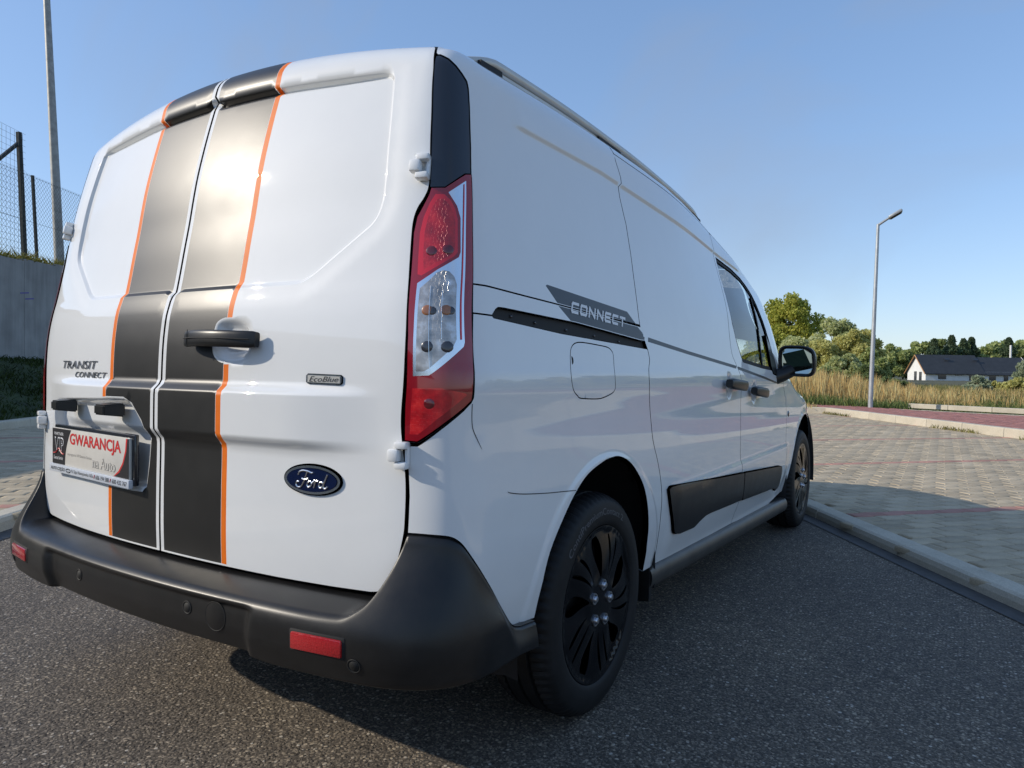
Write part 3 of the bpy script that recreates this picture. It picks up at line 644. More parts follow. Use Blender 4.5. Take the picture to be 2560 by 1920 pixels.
# ---- rear bumper
def b_O(u): return float(pch(np.array(u), [0, .40, .60, .70, .75, .80, .86, .906, .946, .996, 1.04, 1.09, 1.19], [.101, .103, .106, .105, .100, .089, .067, .052, .043, .035, .029, .022, .015]))
def b_top(u): return float(np.interp(u, [.768, .80, .86, .89, .906, .946, .996, 1.04, 1.073, 1.09, 1.12, 1.19], [.657, .657, .652, .640, .626, .582, .522, .466, .4245, .409, .399, .392]))
def b_ridge(u): return float(pch(np.array(u), [0, .60, .68, .705, .725, .740, .752, .768], [.484, .484, .487, .496, .515, .548, .590, .655])) if u < .768 else b_top(u)-.002
def b_bot(u): return float(pch(np.array(u), [0, .40, .50, .70, .90, 1.1, 1.2], [.366, .366, .360, .359, .355, .342, .330]))
def b_shell(u, z):
    O = b_O(u); top = .657 if u < .80 else b_top(u); zl = min(.45, top-.05); zl = max(zl, b_bot(u)+.02)
    o = .004+(O-.004)*(1-float(sst(np.array(z), zl-.01, top+.004)))
    o *= 1-.16*float(sst(np.array(.42-z), 0, .075))
    rec = 1-float(sst(np.array(u+.30*(.47-z)*.4), .425, .462)); o -= .019*rec*float(sst(np.array(.478-z), 0, .016))
    return o
def b_prof(u):
    zr = b_ridge(u); zb = b_bot(u); orr = b_shell(u, zr-.004); zi = max(.509, zr+.003) if u < .768 else zr+.004
    pf = [(-.03, zi), (.001, zi)]
    for t in (.25, .5, .72, .88, .96): pf.append((.001+(orr-.006-.001)*t, zi+(zr-zi)*(.65*t*t+.15*t)))
    pf += [(orr-.0025, zr-.0012), (orr, zr-.0045)]
    for t in np.linspace(0, 1, 22)[1:]: z = zr-.0045+(zb-zr+.0045)*t; pf.append((b_shell(u, z), z))
    e = pf[-1][0]; pf += [(e-.006, zb-.004), (e-.02, zb-.006), (-.06, zb-.004)]
    return pf
us_ = np.concatenate([np.linspace(0, .41, 12)[:-1], np.linspace(.41, .50, 16)[:-1], np.linspace(.50, .68, 9)[:-1], np.linspace(.68, .78, 26)[:-1], np.linspace(.78, 1.19, 44)])
BG = [(float(u), b_prof(float(u))) for u in us_]
def plan_at(u):
    h = .02; p = Pbase(np.array(u), np.array(.5), False)
    if u < h: return p, np.array([0., -1.])
    a = Pbase(np.array(u+h), np.array(.5), False); b = Pbase(np.array(u-h), np.array(.5), False); t = (a-b)[:2]; t /= np.linalg.norm(t); return p, np.array([t[1], -t[0]])
rows = []
for u, fine in BG:
    p, n2 = plan_at(u); tops = []
    for (o_, z_) in fine:
        k_ = float(sst(np.array(z_), .43, .56))*float(sst(np.array(u), .70, .76))
        q = Pbase(np.array(u), np.array(z_), False); bx, by = p[:2]*(1-k_)+q[:2]*k_
        tops.append((bx+n2[0]*o_, by+n2[1]*o_, z_))
    rows.append(tops)
rows = [[(-x, y, z) for x, y, z in r] for r in rows[:0:-1]]+rows
bumper = smooth_by_angle(grid_obj('rear_bumper', rows, PL, van), 60)
def bump_pt(x, z):
    # point and normal on the bumper face near given x, z
    best = None
    for i in range(1, len(rows)-1):
        for j in range(9, len(rows[0])-3):
            q = rows[i][j]; d = (q[0]-x)**2+(q[2]-z)**2
            if best is None or d < best[0]: best = (d, i, j)
    _, i, j = best; a = np.array(rows[i+1][j])-np.array(rows[i-1][j]); b = np.array(rows[i][j-1])-np.array(rows[i][j+1]); n_ = np.cross(a, b); n_ /= np.linalg.norm(n_)
    q = np.array(rows[i][j]); t = np.array([x-q[0], 0, z-q[2]]); t[1] = -(n_[0]*t[0]+n_[2]*t[2])/n_[1]
    return q+t, n_
def orient(p, n, roll=0): return Matrix.Translation(Vector(p)) @ Vector(n).to_track_quat('Z', 'Y').to_matrix().to_4x4() @ Matrix.Rotation(roll, 4, 'Z')
for s in (1, -1):
    p, n_ = bump_pt(.655*s, .432)
    bm_ = bmesh.new(); add_box(bm_, (0, 0, 0), (.146, .050, .010), bev=.006); bmesh.ops.transform(bm_, matrix=orient(p-n_*.004, n_), verts=bm_.verts); bmobj('reflector_bezel', bm_, M['gap'], bumper)
    bm_ = bmesh.new(); add_box(bm_, (0, 0, .0015), (.132, .037, .012), bev=.004); bmesh.ops.transform(bm_, matrix=orient(p-n_*.002, n_), verts=bm_.verts); bmobj('rear_reflector', bm_, M['reflector'], bumper)
for (x, z) in ((-.265, .430), (.235, .435), (.745, .400), (-.745, .400)):
    p, n_ = bump_pt(x, z)
    v, f = lathe([(.0005, .0165), (.0016, .0160), (.0016, .0135), (-.0005, .0125), (.001, .011), (.0016, .0105), (.002, 0.0001)], 24)
    mm_ = orient(p, n_); v = [mm_ @ Vector((b, c, a)) for a, b, c in v]; build('parking_sensor', v, f, M['gap'], bumper)
p, n_ = bump_pt(.335, .432); v, f = lathe([(-.001, .0345), (.0006, .0345), (.0010, .0338), (.0006, .0328), (.0010, .0318), (.0012, .0001)], 36); mm_ = orient(p, n_)
build('tow_eye_cover', [mm_ @ Vector((b, c, a)) for a, b, c in v], f, PL, bumper)
v, f = lathe([(.0006, .0347), (.0013, .0341), (.0013, .0331), (.0006, .0325)], 36); build('tow_cover_seam', [mm_ @ Vector((b, c, a)) for a, b, c in v], f, M['gap'], bumper)

# ---- hinges
def hinge(u, z, s):
    P_, n_ = frame_at(np.array(u*s), np.array(z)); t = np.cross([0, 0, 1.], n_); t /= np.linalg.norm(t); up = np.cross(n_, t)
    mm_ = Matrix([[t[0]*1, up[0], n_[0], P_[0]], [t[1], up[1], n_[1], P_[1]], [t[2], up[2], n_[2], P_[2]], [0, 0, 0, 1]])
    bm_ = bmesh.new(); x = s; mm_ = mm_ @ Matrix.Scale(.88, 4)
    add_box(bm_, (.012*x, .0245, .013), (.034, .018, .026), bev=.005); add_box(bm_, (.012*x, -.0245, .013), (.034, .018, .026), bev=.005)
    add_box(bm_, (-.006*x, 0, .016), (.030, .031, .030), bev=.006); add_box(bm_, (.024*x, 0, .006), (.010, .062, .012), bev=.003)
    bmesh.ops.transform(bm_, matrix=mm_, verts=bm_.verts); return bmobj('hinge', bm_, PT, van)
for s in (1, -1): hinge(.757, 1.456, s); hinge(.752, .827, s)

# ---- rear handle
def bar(name, pts, w, t, m, parent, fn=None, n=14):
    """pts: (u, z, standoff); rounded rectangular bar swept along them: half height w, half thickness t"""
    P3 = []; Nn = []
    for (u, z, d) in pts:
        a, b = frame_at(np.array(u), np.array(z), lambda x, y: Pbase(x, y)); P3.append(a+b*d); Nn.append(b)
    P3 = np.array(P3); Nn = np.array(Nn); T_ = np.gradient(P3, axis=0); T_ /= np.linalg.norm(T_, axis=1)[:, None]; v = []; f = []; L = len(P3)
    w = np.broadcast_to(w, L); t = np.broadcast_to(t, L)
    for i in range(L):
        up = np.cross(Nn[i], T_[i]); up /= np.linalg.norm(up)
        for k in range(n):
            a = 2*math.pi*k/n; c = math.copysign(abs(math.cos(a))**.5, math.cos(a)); s_ = math.copysign(abs(math.sin(a))**.5, math.sin(a)); v.append(P3[i]+up*c*w[i]+Nn[i]*s_*t[i])
    for i in range(L-1):
        for k in range(n): f.append((i*n+k, i*n+(k+1) % n, (i+1)*n+(k+1) % n, (i+1)*n+k))
    f.append(tuple(range(n))[::-1]); f.append(tuple((L-1)*n+k for k in range(n)))
    return smooth_by_angle(build(name, v, f, m, parent), 60)
hp = [(u, 1.0775-.004*math.sin((u-.12)/.26*math.pi*.5)**2, .012+.030*math.sin(np.clip((u-.118)/.268, 0, 1)*math.pi)**.7) for u in np.linspace(.126, .379, 26)]
wz = [.0205*min(1, .45+((i+.4)*(25.4-i)/160*3)**.5) for i in range(26)]
bar('door_handle', hp, wz, [.008+.0045*math.sin(i/25*math.pi) for i in range(26)], PL, doorR)
pts_ = [frame_at(np.array(u), np.array(z-.0005), lambda x, y: Pbase(x, y))[0]+frame_at(np.array(u), np.array(z), lambda x, y: Pbase(x, y))[1]*(d+.0128) for u, z, d in hp[1:-1]]
tube('handle_groove', pts_, .0011, M['gap'], doorR, 6)
gx = [frame_at(np.array(.158), np.array(z), lambda x, y: Pbase(x, y))[0]+frame_at(np.array(.158), np.array(z), lambda x, y: Pbase(x, y))[1]*.0405 for z in np.linspace(1.058, 1.097, 5)]
tube('handle_groove', gx, .0011, M['gap'], doorR, 6)
# base pad on the left end of the handle
for (par, ua_, ub_, za_, zb_) in ((sd, 2.73, 2.99, .968, .955), (fd, 3.165, 3.415, .930, .912)):
    L_ = 18; pp = [(ua_+(ub_-ua_)*i/(L_-1), za_+(zb_-za_)*i/(L_-1), .016+.026*math.sin((.12+.76*i/(L_-1))*math.pi)**.6) for i in range(L_)]
    bar('door_handle', pp, [.0235*min(1, .7+.3*math.sin(min(1, i/2, (L_-1-i)/2)*math.pi/2)) for i in range(L_)], .0155, PL, par)

# ---- lettering helpers
def text_geo(s, size=1.0, shear=0.0, extrude=0.0, bold=0.0, space=1.0):
    cu = bpy.data.curves.new('t', 'FONT'); cu.body = s; cu.size = size; cu.shear = shear; cu.extrude = extrude; cu.offset = bold; cu.space_character = space; cu.resolution_u = 3
    o = bpy.data.objects.new('t', cu); COL.objects.link(o); dg = bpy.context.evaluated_depsgraph_get(); me = o.evaluated_get(dg).to_mesh()
    v = np.array([tuple(x.co) for x in me.vertices]); f = [tuple(p.vertices) for p in me.polygons]; o.evaluated_get(dg).to_mesh_clear()
    bpy.data.objects.remove(o); bpy.data.curves.remove(cu); return v, f
def fit(v, x0, x1, y0, y1):
    lo = v.min(0); hi = v.max(0); w = v.copy(); w[:, 0] = x0+(v[:, 0]-lo[0])/(hi[0]-lo[0])*(x1-x0); w[:, 1] = y0+(v[:, 1]-lo[1])/(hi[1]-lo[1])*(y1-y0); return w
def skin_text(name, s, u0, u1, z0, z1, m, parent, depth=.0008, shear=0., bold=0., slope=0., flatoff=.0008):
    v, f = text_geo(s, 1.0, shear, .5 if depth > .001 else 0., bold); d = v[:, 2].copy(); w = fit(v, u0, u1, z0, z1)
    zz = w[:, 1]+slope*(w[:, 0]-u0)
    P_, n_ = frame_at(w[:, 0], zz, lambda a, b: Pbase(a, b))
    dd = flatoff+(np.where(d > 0, depth, 0) if depth > .001 else 0); P_ = P_+n_*np.reshape(np.broadcast_to(dd, d.shape), (-1, 1))
    return build(name, P_, f, m, parent, smooth=False)
def strokes(name, polys, u0, u1, z0, z1, th, m, parent, off=.0009, slope=0., fn=None):
    """flat letter strokes: polylines in unit box mapped to the skin"""
    mb = MB()
    for pl in polys:
        Pq = np.array(pl, float); Pq = np.stack([u0+Pq[:, 0]*(u1-u0), z0+Pq[:, 1]*(z1-z0)+slope*Pq[:, 0]*(u1-u0)], 1)
        for a, b in zip(Pq[:-1], Pq[1:]):
            t = (b-a)/max(1e-9, np.linalg.norm(b-a)); n2 = np.array([-t[1], t[0]])*th/2; a2 = a-t*th*.5; b2 = b+t*th*.5
            q = np.array([a2+n2, b2+n2, b2-n2, a2-n2]); P_, n_ = frame_at(q[:, 0], q[:, 1], fn or (lambda x, y: Pbase(x, y))); off += .00001
            mb.add(list(P_+n_*off), [(3, 2, 1, 0)])
    return mb.build(name, m, parent, smooth=False)
# CONNECT in squared letters on the side decal
LET = {'C': [[(1, .0), (.1, 0), (.0, .15), (.0, .85), (.1, 1), (1, 1)]], 'O': [[(.1, 0), (.9, 0), (1, .15), (1, .85), (.9, 1), (.1, 1), (0, .85), (0, .15), (.1, 0)]], 'N': [[(0, 0), (0, 1), (1, 0), (1, 1)]], 'E': [[(1, 0), (.1, 0), (0, .15), (0, .85), (.1, 1), (1, 1)], [(0, .5), (.85, .5)]], 'T': [[(0, 1), (1, 1)], [(.5, 1), (.5, 0)]]}
u = 1.380; wl = .0435
for ch in 'CONNECT':
    zc_ = 1.1845-(u-1.380)*.0553
    strokes('side_lettering', [[(a+(b-.5)*.12, b) for a, b in pl] for pl in LET[ch]], u, u+wl*.80, zc_-.0120, zc_+.0120, .0080, M['white_print'], TR, off=.0012, slope=-.055); u += wl*1.205
# rear badges
skin_text('raised_lettering', 'TRANSIT', -.600, -.345, .998, 1.022, M['dchrome'], doorL, depth=.0018, shear=.25, bold=.0)
skin_text('raised_lettering', 'CONNECT', -.497, -.284, .972, .989, M['dchrome'], doorL, depth=.0018, shear=.25, bold=.0)
eb = [(.526, .976), (.616, .9745), (.620, .978), (.620, .992), (.616, .9945), (.526, .9965), (.522, .993), (.522, .979)]
panel('small_badge', eb, M['chrome'], doorR, res=.02, off=.0045, lip=.006, lipr=.0015)
eb2 = [(.5265, .9785), (.6165, .977), (.6165, .992), (.5265, .994)]
panel('small_badge_field', eb2, M['alu'], doorR, res=.02, off=.0052, lip=0)
skin_text('badge_lettering', 'EcoBlue', .531, .613, .9795, .9915, M['ink_black'], doorR, shear=.35, flatoff=.0058)
# oval emblem
def ell(cu, cz, a, b, n=40): return [(cu+a*math.cos(t), cz+b*math.sin(t)) for t in np.linspace(0, 2*math.pi, n, endpoint=False)]
eu, ez = .543, .7565
panel('emblem_rim', ell(eu, ez, .0795, .0325), M['chrome'], doorR, res=.012, off=.006, lip=.008, lipr=.004)
panel('oval_emblem', ell(eu, ez, .0715, .0265), M['navy'], doorR, res=.012, off=.0072, lip=.001, lipr=.0005)
sc_ = .052
script = [[(-.66, .22), (-.60, .36), (-.42, .44), (-.15, .42), (.02, .36), (.10, .38)], [(-.20, .40), (-.28, .16), (-.38, -.12), (-.52, -.34), (-.68, -.36), (-.76, -.24), (-.70, -.10), (-.60, -.10)], [(-.46, .06), (-.30, .02), (-.14, .08)],
          [(-.02, -.04), (-.12, -.08), (-.19, -.20), (-.14, -.32), (-.03, -.28), (.04, -.16), (-.02, -.04)], [(.04, -.12), (.14, -.04), (.22, .02), (.20, -.14), (.15, -.34)], [(.20, -.12), (.28, .0), (.38, .0)],
          [(.62, -.06), (.50, -.04), (.41, -.16), (.44, -.30), (.55, -.28), (.64, -.12)], [(.82, .34), (.74, .14), (.64, -.14), (.64, -.30), (.74, -.32), (.84, -.22)]]
for pl in script:
    pr = rd_poly(pl, 5, False); q = [frame_at(np.array(eu+a*sc_*1.08), np.array(ez-.001+b*sc_*.92), lambda x, y: Pbase(x, y)) for a, b in pr]
    tube('script_lettering', [p_+n_*.0078 for p_, n_ in q], .0020, M['chrome'], doorR, 6)

# ---- advertising plate in the left door recess
def plate_pt(a, b, d=0.):
    """a along the plate from its left end, b height above its bottom, d out of its face"""
    A0 = np.array([-.620, -.797, .692]); A1 = np.array([-.090, -.847, .692]); t = (A1-A0)/np.linalg.norm(A1-A0); n_ = np.array([t[1], -t[0], 0.]); n_ = n_ if n_[1] < 0 else -n_
    return A0+t*a+np.array([0, 0, b])+n_*d
def plate_box(name, a0, a1, b0, b1, d0, d1, m, parent, bev=.002):
    t = plate_pt(1, 0)-plate_pt(0, 0); n_ = plate_pt(0, 0, 1)-plate_pt(0, 0); mm_ = Matrix([[t[0], 0, n_[0], 0], [t[1], 0, n_[1], 0], [t[2], 1, n_[2], 0], [0, 0, 0, 1]])
    c = plate_pt((a0+a1)/2, (b0+b1)/2, (d0+d1)/2); bm_ = bmesh.new(); add_box(bm_, (0, 0, 0), (a1-a0, b1-b0, d1-d0), bev=bev); bmesh.ops.transform(bm_, matrix=Matrix.Translation(Vector(c)) @ mm_, verts=bm_.verts); return bmobj(name, bm_, m, parent)
plate_box('plate_holder', -.004, .535, -.008, .132, -.016, -.002, M['gloss_black'], doorL, .004)
plate_box('plate_board', .002, .522, .010, .122, -.002, .006, M['plate_white'], doorL, .0015)
plate_box('plate_frame_strip', -.010, .530, -.014, .010, -.002, .011, M['frame_blue'], doorL, .0025)
def plate_flat(name, polys, d, m):
    mb = MB()
    for pl in polys:
        k = len(pl); mb.add([plate_pt(a, b, d) for a, b in pl], [tuple(range(k))])
    return mb.build(name, m, doorL, smooth=False)
def plate_text(name, s, a0, a1, b0, b1, m, shear=0., bold=0., d=.0068):
    v, f = text_geo(s, 1., shear, 0., bold); w = fit(v, a0, a1, b0, b1); return build(name, [plate_pt(p[0], p[1], d) for p in w], f, m, doorL, smooth=False)
arcL = [(.095+.05*math.sin(t)**1.2*0+.040*(1-math.cos(t)), .012+.108*i/9) for i, t in enumerate(np.linspace(0, 1.1, 10))]
plate_flat('printed_panel', [[(.003, .011)]+[(.098+.045*((b-.012)/.108)**2, b) for b in np.linspace(.0115, .1205, 10)]+[(.003, .1205)]], .0064, M['ink_black'])
plate_flat('printed_panel', [[(.4355, .0115), (.5215, .0115), (.5215, .1205), (.5135, .1205), (.507, .085), (.490, .050), (.466, .025)]], .0064, M['ink_black'])
plate_flat('printed_edge', [[(.4300, .0115), (.4350, .0115), (.4655, .025), (.4895, .050), (.5065, .085), (.513, .1205), (.505, .1205), (.500, .087), (.484, .053), (.461, .029)]], .0065, M['ink_red'])
plate_text('plate_lettering', 'GWARANCJA', .135, .475, .068, .112, M['ink_red'], bold=.022)
plate_text('plate_lettering', 'na Auto', .295, .442, .022, .054, M['ink_grey'], bold=.004)
plate_text('plate_lettering', 'na Auto', .2972, .4398, .0242, .0518, M['plate_white'], bold=-.008, d=.0072)
plate_text('plate_lettering', 'w programie VIP Gwarant Service', .118, .288, .041, .052, M['ink_grey'])
plate_text('plate_lettering', 'PARTNER', .020, .088, .100, .109, M['white_print'])
plate_text('plate_lettering', 'VIP', .022, .088, .050, .094, M['white_print'], bold=.02)
plate_text('plate_lettering', 'VIP', .026, .085, .054, .090, M['ink_black'], bold=-.006, d=.0072)
plate_text('plate_lettering', 'Gwarant Service', .014, .082, .025, .036, M['white_print'])
tube('red_swoosh', [plate_pt(a, .044+.016*math.exp(-((a-.055)/.016)**2), .0076) for a in np.linspace(.014, .092, 20)], .0016, M['ink_red'], doorL, 6)
plate_text('plate_lettering', 'AUTO CZĘŚCI', .004, .112, -.009, .006, M['ink_black'], shear=.25, bold=.015, d=.0118)
plate_text('plate_lettering', 'N. Sącz Nawojowska 163a', .160, .310, -.0085, .0045, M['ink_black'], d=.0118)
plate_text('plate_lettering', '606 194 588', .328, .412, -.0075, .0045, M['ink_black'], d=.0118)
plate_text('plate_lettering', '600 432 767', .432, .520, -.0075, .0045, M['ink_black'], d=.0118)
for a in (.319, .422): tube('phone_mark', [plate_pt(a-.002+.004*t, -.006+.010*t, .0118) for t in (0, .5, 1)], .0011, M['ink_red'], doorL, 5)
for k_ in (-1, 0, 1): tube('printed_car_mark', [plate_pt(.136+.016*math.cos(t)*(1-.2*abs(k_)), -.002+k_*.003+.006*math.sin(t)*(k_ == 0), .0118) for t in np.linspace(0, 2*math.pi if k_ == 0 else math.pi, 20)], .0007, M['ink_black'], doorL, 5)
# number-plate lamps
for uc in (-.497, -.200):
    P_, n_ = frame_at(np.array(uc), np.array(.888), lambda a, b: Pbase(a, b)); bm_ = bmesh.new()
    pts = [(-.040, .018, .0), (.040, .018, 0), (-.040, -.020, 0), (.040, -.020, 0), (-.030, .014, .052), (.024, .014, .052), (-.030, -.014, .052), (.024, -.014, .052)]
    vs = [bm_.verts.new(p) for p in pts]
    for q in ((0, 1, 5, 4), (2, 6, 7, 3), (0, 4, 6, 2), (1, 3, 7, 5), (4, 5, 7, 6), (0, 2, 3, 1)): bm_.faces.new([vs[i] for i in q])
    bmesh.ops.bevel(bm_, geom=list(bm_.edges), offset=.004, segments=2, affect='EDGES')
    t = np.cross([0, 0, 1.], n_); t /= np.linalg.norm(t); up = np.cross(n_, t); P_ = P_-n_*.012
    bmesh.ops.transform(bm_, matrix=Matrix([[t[0], up[0], n_[0], P_[0]], [t[1], up[1], n_[1], P_[1]], [t[2], up[2], n_[2], P_[2]], [0, 0, 0, 1]]), verts=bm_.verts); bmobj('plate_lamp', bm_, PL, doorL)

# ---- wheels
TR_ = .325
def make_wheel(x, y, s):
    root = empty('wheel', (x*s, y, TR_), van)
    pr_ = [(-.088, .205), (-.104, .225), (-.107, .262), (-.103, .293), (-.090, .313), (-.074, .3205)]
    for g in (-.046, 0, .046): pr_ += [(g-.0115, .3245), (g-.0055, .3245), (g-.0045, .3135), (g+.0045, .3135), (g+.0055, .3245), (g+.0115, .3245)]
    pr_ += [(.074, .3205), (.090, .313), (.0985, .302), (.103, .293), (.1065, .270), (.107, .262), (.1055, .245), (.103, .236), (.098, .229), (.088, .222)]
    n = 216; v, f = lathe([(a, r) for a, r in pr_], n); v = np.array(v); mlen = len(pr_)
    for i in range(n):                                    # lateral cuts across the shoulders and ribs
        if i % 3 == 0:
            for k, (a, r) in enumerate(pr_):
                if r > .312 and abs(a) > .05: v[i*mlen+k, 1:] *= (r-.006)/r
    if s < 0: v[:, 0] *= -1
    ty = build('tyre', v, f, M['rubber'], root); smooth_by_angle(ty, 30)
    # hubcap: domed disc with curved slots
    def dome(a, b):
        a = np.asarray(a, float); b = np.asarray(b, float); r = np.hypot(a, b)
        x_ = .094+.010*sst(r, .215, .205)*0+.012*(1-(r/.230)**2)-.018*np.exp(-((r-.03)/.03)**2)*0+.006*sst(r, .212, .228)
        th = np.arctan2(b, a); x_ = x_+.0045*np.sin(th*5+r*14)*sst(r, .06, .10)*(1-sst(r, .21, .224))
        return np.stack([x_*s, a*1.0, b], -1)
    holes = []
    for k in range(5):
        t0 = 2*math.pi*k/5+.35
        for (dt, w0, r0, r1, bend) in ((0, .180, .082, .203, .12), (.50, .042, .085, .205, .16), (.76, .042, .085, .205, .16)):
            L_ = []
            for i, rr in enumerate(np.linspace(r0, r1, 9)):
                q = (rr-r0)/(r1-r0); L_.append((rr, t0+dt+bend*q**1.5, w0*math.sin(math.pi*min(1, (q*.86+.06)))**.65*(.55+.6*q)))
            poly = [(r*math.cos(t-w), r*math.sin(t-w)) for r, t, w in L_]+[(r*math.cos(t+w), r*math.sin(t+w)) for r, t, w in L_[::-1]]; holes.append(poly)
    disc = [(.229*math.cos(t), .229*math.sin(t)) for t in np.linspace(0, 2*math.pi, 96, endpoint=False)]
    hc, _ = panel('hubcap', disc, M['hub_black'], root, holes=holes, res=.012, lip=.022, lipr=.003, fn=dome, flip=s < 0)
    v, f = lathe([(.045, .221), (.050, .20), (.055, .06), (.06, .001)], 48); v = np.array(v); v[:, 0] *= s; build('brake_disc', v, f, M['brake'], root)
    for k in range(5):
        t = 2*math.pi*k/5+.12; cy, cz = .0555*math.cos(t), .0555*math.sin(t)
        v, f = lathe([(.098, .0165), (.110, .0165), (.110, .0125), (.104, .0122), (.104, .0095), (.114, .0092), (.1165, .0075), (.117, .0001)], 12); v = np.array(v)
        v[:, 1] += cy; v[:, 2] += cz; v[:, 0] *= s; vb = v.copy()
        smooth_by_angle(build('wheel_nut', vb, f, M['nut'], root), 40)
    if s > 0:
        w, f = text_geo('ContiPremiumContact 2', 1.0, 0, 0, .01); w = fit(w, 0, 1, 0, 1)
        th = math.pi/2+.85-w[:, 0]*1.42; rr = .262+w[:, 1]*.020
        # seen from +x, +y points right: run the line clockwise over the top, left (rear) to right
        P_ = np.stack([np.interp(rr, [.24, .262, .270, .293], [.1055, .107, .1065, .103])+.0008, -np.cos(math.pi-th)*0+rr*np.cos(th), rr*np.sin(th)], 1); build('tyre_lettering', P_, f, M['tyretext'], root, smooth=False)
    return root
for y in (0., 3.062):
    for s in (1, -1): make_wheel(.790, y, s)
# wheel wells
for y in (0., 3.062):
    for s in (1, -1):
        mb = MB(); n = 28; rr = .455
        pts = [(y+rr*math.cos(t), .325+rr*math.sin(t)) for t in np.linspace(-.15, math.pi+.15, n)]
        xs = np.linspace(.60, .888, 9)
        v = [(s*x, a, b+.004*math.sin(x*120)) for x in xs for a, b in pts]; f = [(i*n+j, i*n+j+1, (i+1)*n+j+1, (i+1)*n+j) for i in range(8) for j in range(n-1)]
        mb.add(v, f); mb.add([(s*.60, a, b) for a, b in pts], [tuple(range(n))]); mb.build('wheel_arch_liner', mat('felt_liner', (.012, .012, .012), .95, bump=.6, bscale=120) if False else M['dark_int'], van)
# sill
for s in (1, -1):
    rowsS = []
    for y in np.linspace(.415, 2.62, 40):
        zt = np.interp(y, [.4, 1.5, 2.65], [.334, .292, .253]); e = 1.0
        pf = [(.83, zt+.006), (.872, zt+.004), (.888, zt-.012), (.893, zt-.035), (.888, zt-.060), (.872, zt-.078), (.84, zt-.088), (.78, zt-.088)]
        rowsS.append([(s*a, y, b) for a, b in rd_poly(pf, 3, False)])
    smooth_by_angle(grid_obj('sill', rowsS, mat('sill_sheen_plastic', (.05, .047, .042), .42, noise=.3, nscale=10) if s > 0 else PL, van), 60)  # right sill: grey-beige colour stands for the ground's sheen on dark plastic
    build('sill_end', [tuple(p) for p in rowsS[0]], [tuple(range(len(rowsS[0])))], PL, van)
    build('mud_flap', [(s*.70, .405, .20), (s*.885, .405, .22), (s*.885, .41, .335), (s*.70, .41, .335), (s*.70, .43, .20), (s*.885, .43, .22), (s*.885, .43, .335), (s*.70, .43, .335)], [(0, 1, 2, 3), (4, 7, 6, 5), (0, 4, 5, 1), (1, 5, 6, 2)], PL, van, smooth=False)
# ---- roof rails
def rail(s):
    ys = np.linspace(-.50, 1.47, 70); rows_ = []
    for y in ys:
        h = .036*sst(np.array(y), -.50, -.32)*(1-sst(np.array(y), 1.30, 1.47)); zt = float(pch(np.array(y), TY, TT))+.004
        x = .704-.03*max(0, y-1.0)**2-.028*(1-float(sst(np.array(y), -.52, -.3)))
        c = (x, zt+h)
        rows_.append([(s*(c[0]+.017*math.copysign(abs(math.cos(t))**.7, math.cos(t))), y, c[1]+.013*math.copysign(abs(math.sin(t))**.7, math.sin(t))) for t in np.linspace(0, 2*math.pi, 17)])
    r = smooth_by_angle(grid_obj('roof_rail', rows_, M['alu'], van), 60)
    for (a, b) in ((-.40, -.30), (.30, .48), (1.30, 1.40)):
        v = []; yy = np.linspace(a, b, 8)
        for y in yy:
            zt = float(pch(np.array(y), TY, TT)); v += [(s*.7225, y, zt-.014), (s*.690, y, zt-.014), (s*.694, y, zt+.026), (s*.7195, y, zt+.026)]
        f = [(i*4+j, i*4+(j+1) % 4, (i+1)*4+(j+1) % 4, (i+1)*4+j) for i in range(7) for j in range(4)]+[(0, 1, 2, 3), (28, 31, 30, 29)]
        build('rail_foot', v, f, M['gap'], r, smooth=False)
    v = []
    for y in np.linspace(-.3, 1.3, 30):
        zt = float(pch(np.array(y), TY, TT)); v += [(s*.711, y, zt-.008), (s*.697, y, zt-.008), (s*.697, y, zt+.026), (s*.711, y, zt+.026)]
    build('rail_web', v, [(i*4+j, i*4+(j+1) % 4, (i+1)*4+(j+1) % 4, (i+1)*4+j) for i in range(29) for j in range(4)], M['alu'], r, smooth=False)
rail(1); rail(-1)
# ---- door mirrors
def wing_mirror(s):
    c = np.array([.995, 2.30, 1.082]); n1 = 22; n2 = 14; v = []; f = []
    def P(a, b, k):                                         # superellipse outline at depth b
        e = 2/3.6; ca, sa = math.cos(a), math.sin(a); return (c[0]+k*.098*math.copysign(abs(ca)**e, ca)+.004, c[1]+b, c[2]+k*.086*math.copysign(abs(sa)**e, sa)-.012*ca)
    prof_ = [(-.016, .81), (-.046, .84), (-.056, .92), (-.050, 1.0), (-.02, 1.0), (.03, .93), (.06, .80), (.080, .55), (.090, .25), (.092, .02)]
    for (b, k) in prof_:
        for i in range(32): v.append(P(2*math.pi*i/32, b, k))
    L = len(prof_); f = [(i*32+j, i*32+(j+1) % 32, (i+1)*32+(j+1) % 32, (i+1)*32+j) for i in range(L-1) for j in range(32)]
    if s < 0: v = [(-x, y, z) for x, y, z in v]
    o = smooth_by_angle(build('door_mirror', v, f, PL, van), 50)
    g = [P(2*math.pi*i/32, -.030+.012*math.cos(2*math.pi*i/32), .80) for i in range(32)]
    if s < 0: g = [(-x, y, z) for x, y, z in g]
    build('mirror_glass', g, [tuple(range(32))], M['mirror'], o, smooth=False)
    w_ = [(.865, 2.20, .985), (.92, 2.25, 1.005), (.96, 2.29, 1.03)]
    tube('mirror_arm', [(s*x, y, z) for x, y, z in w_], [.050, .042, .040], PL, o, 12)
wing_mirror(1); wing_mirror(-1)
# side repeater
v, f = lathe([(0, .018), (.004, .016), (.005, .0001)], 16); P_, n_ = frame_at(np.array(4.115), np.array(.775)); mm_ = orient(P_, n_); build('side_repeater', [mm_ @ Vector((b, c, a)) for a, b, c in v], f, M['socket'], van)
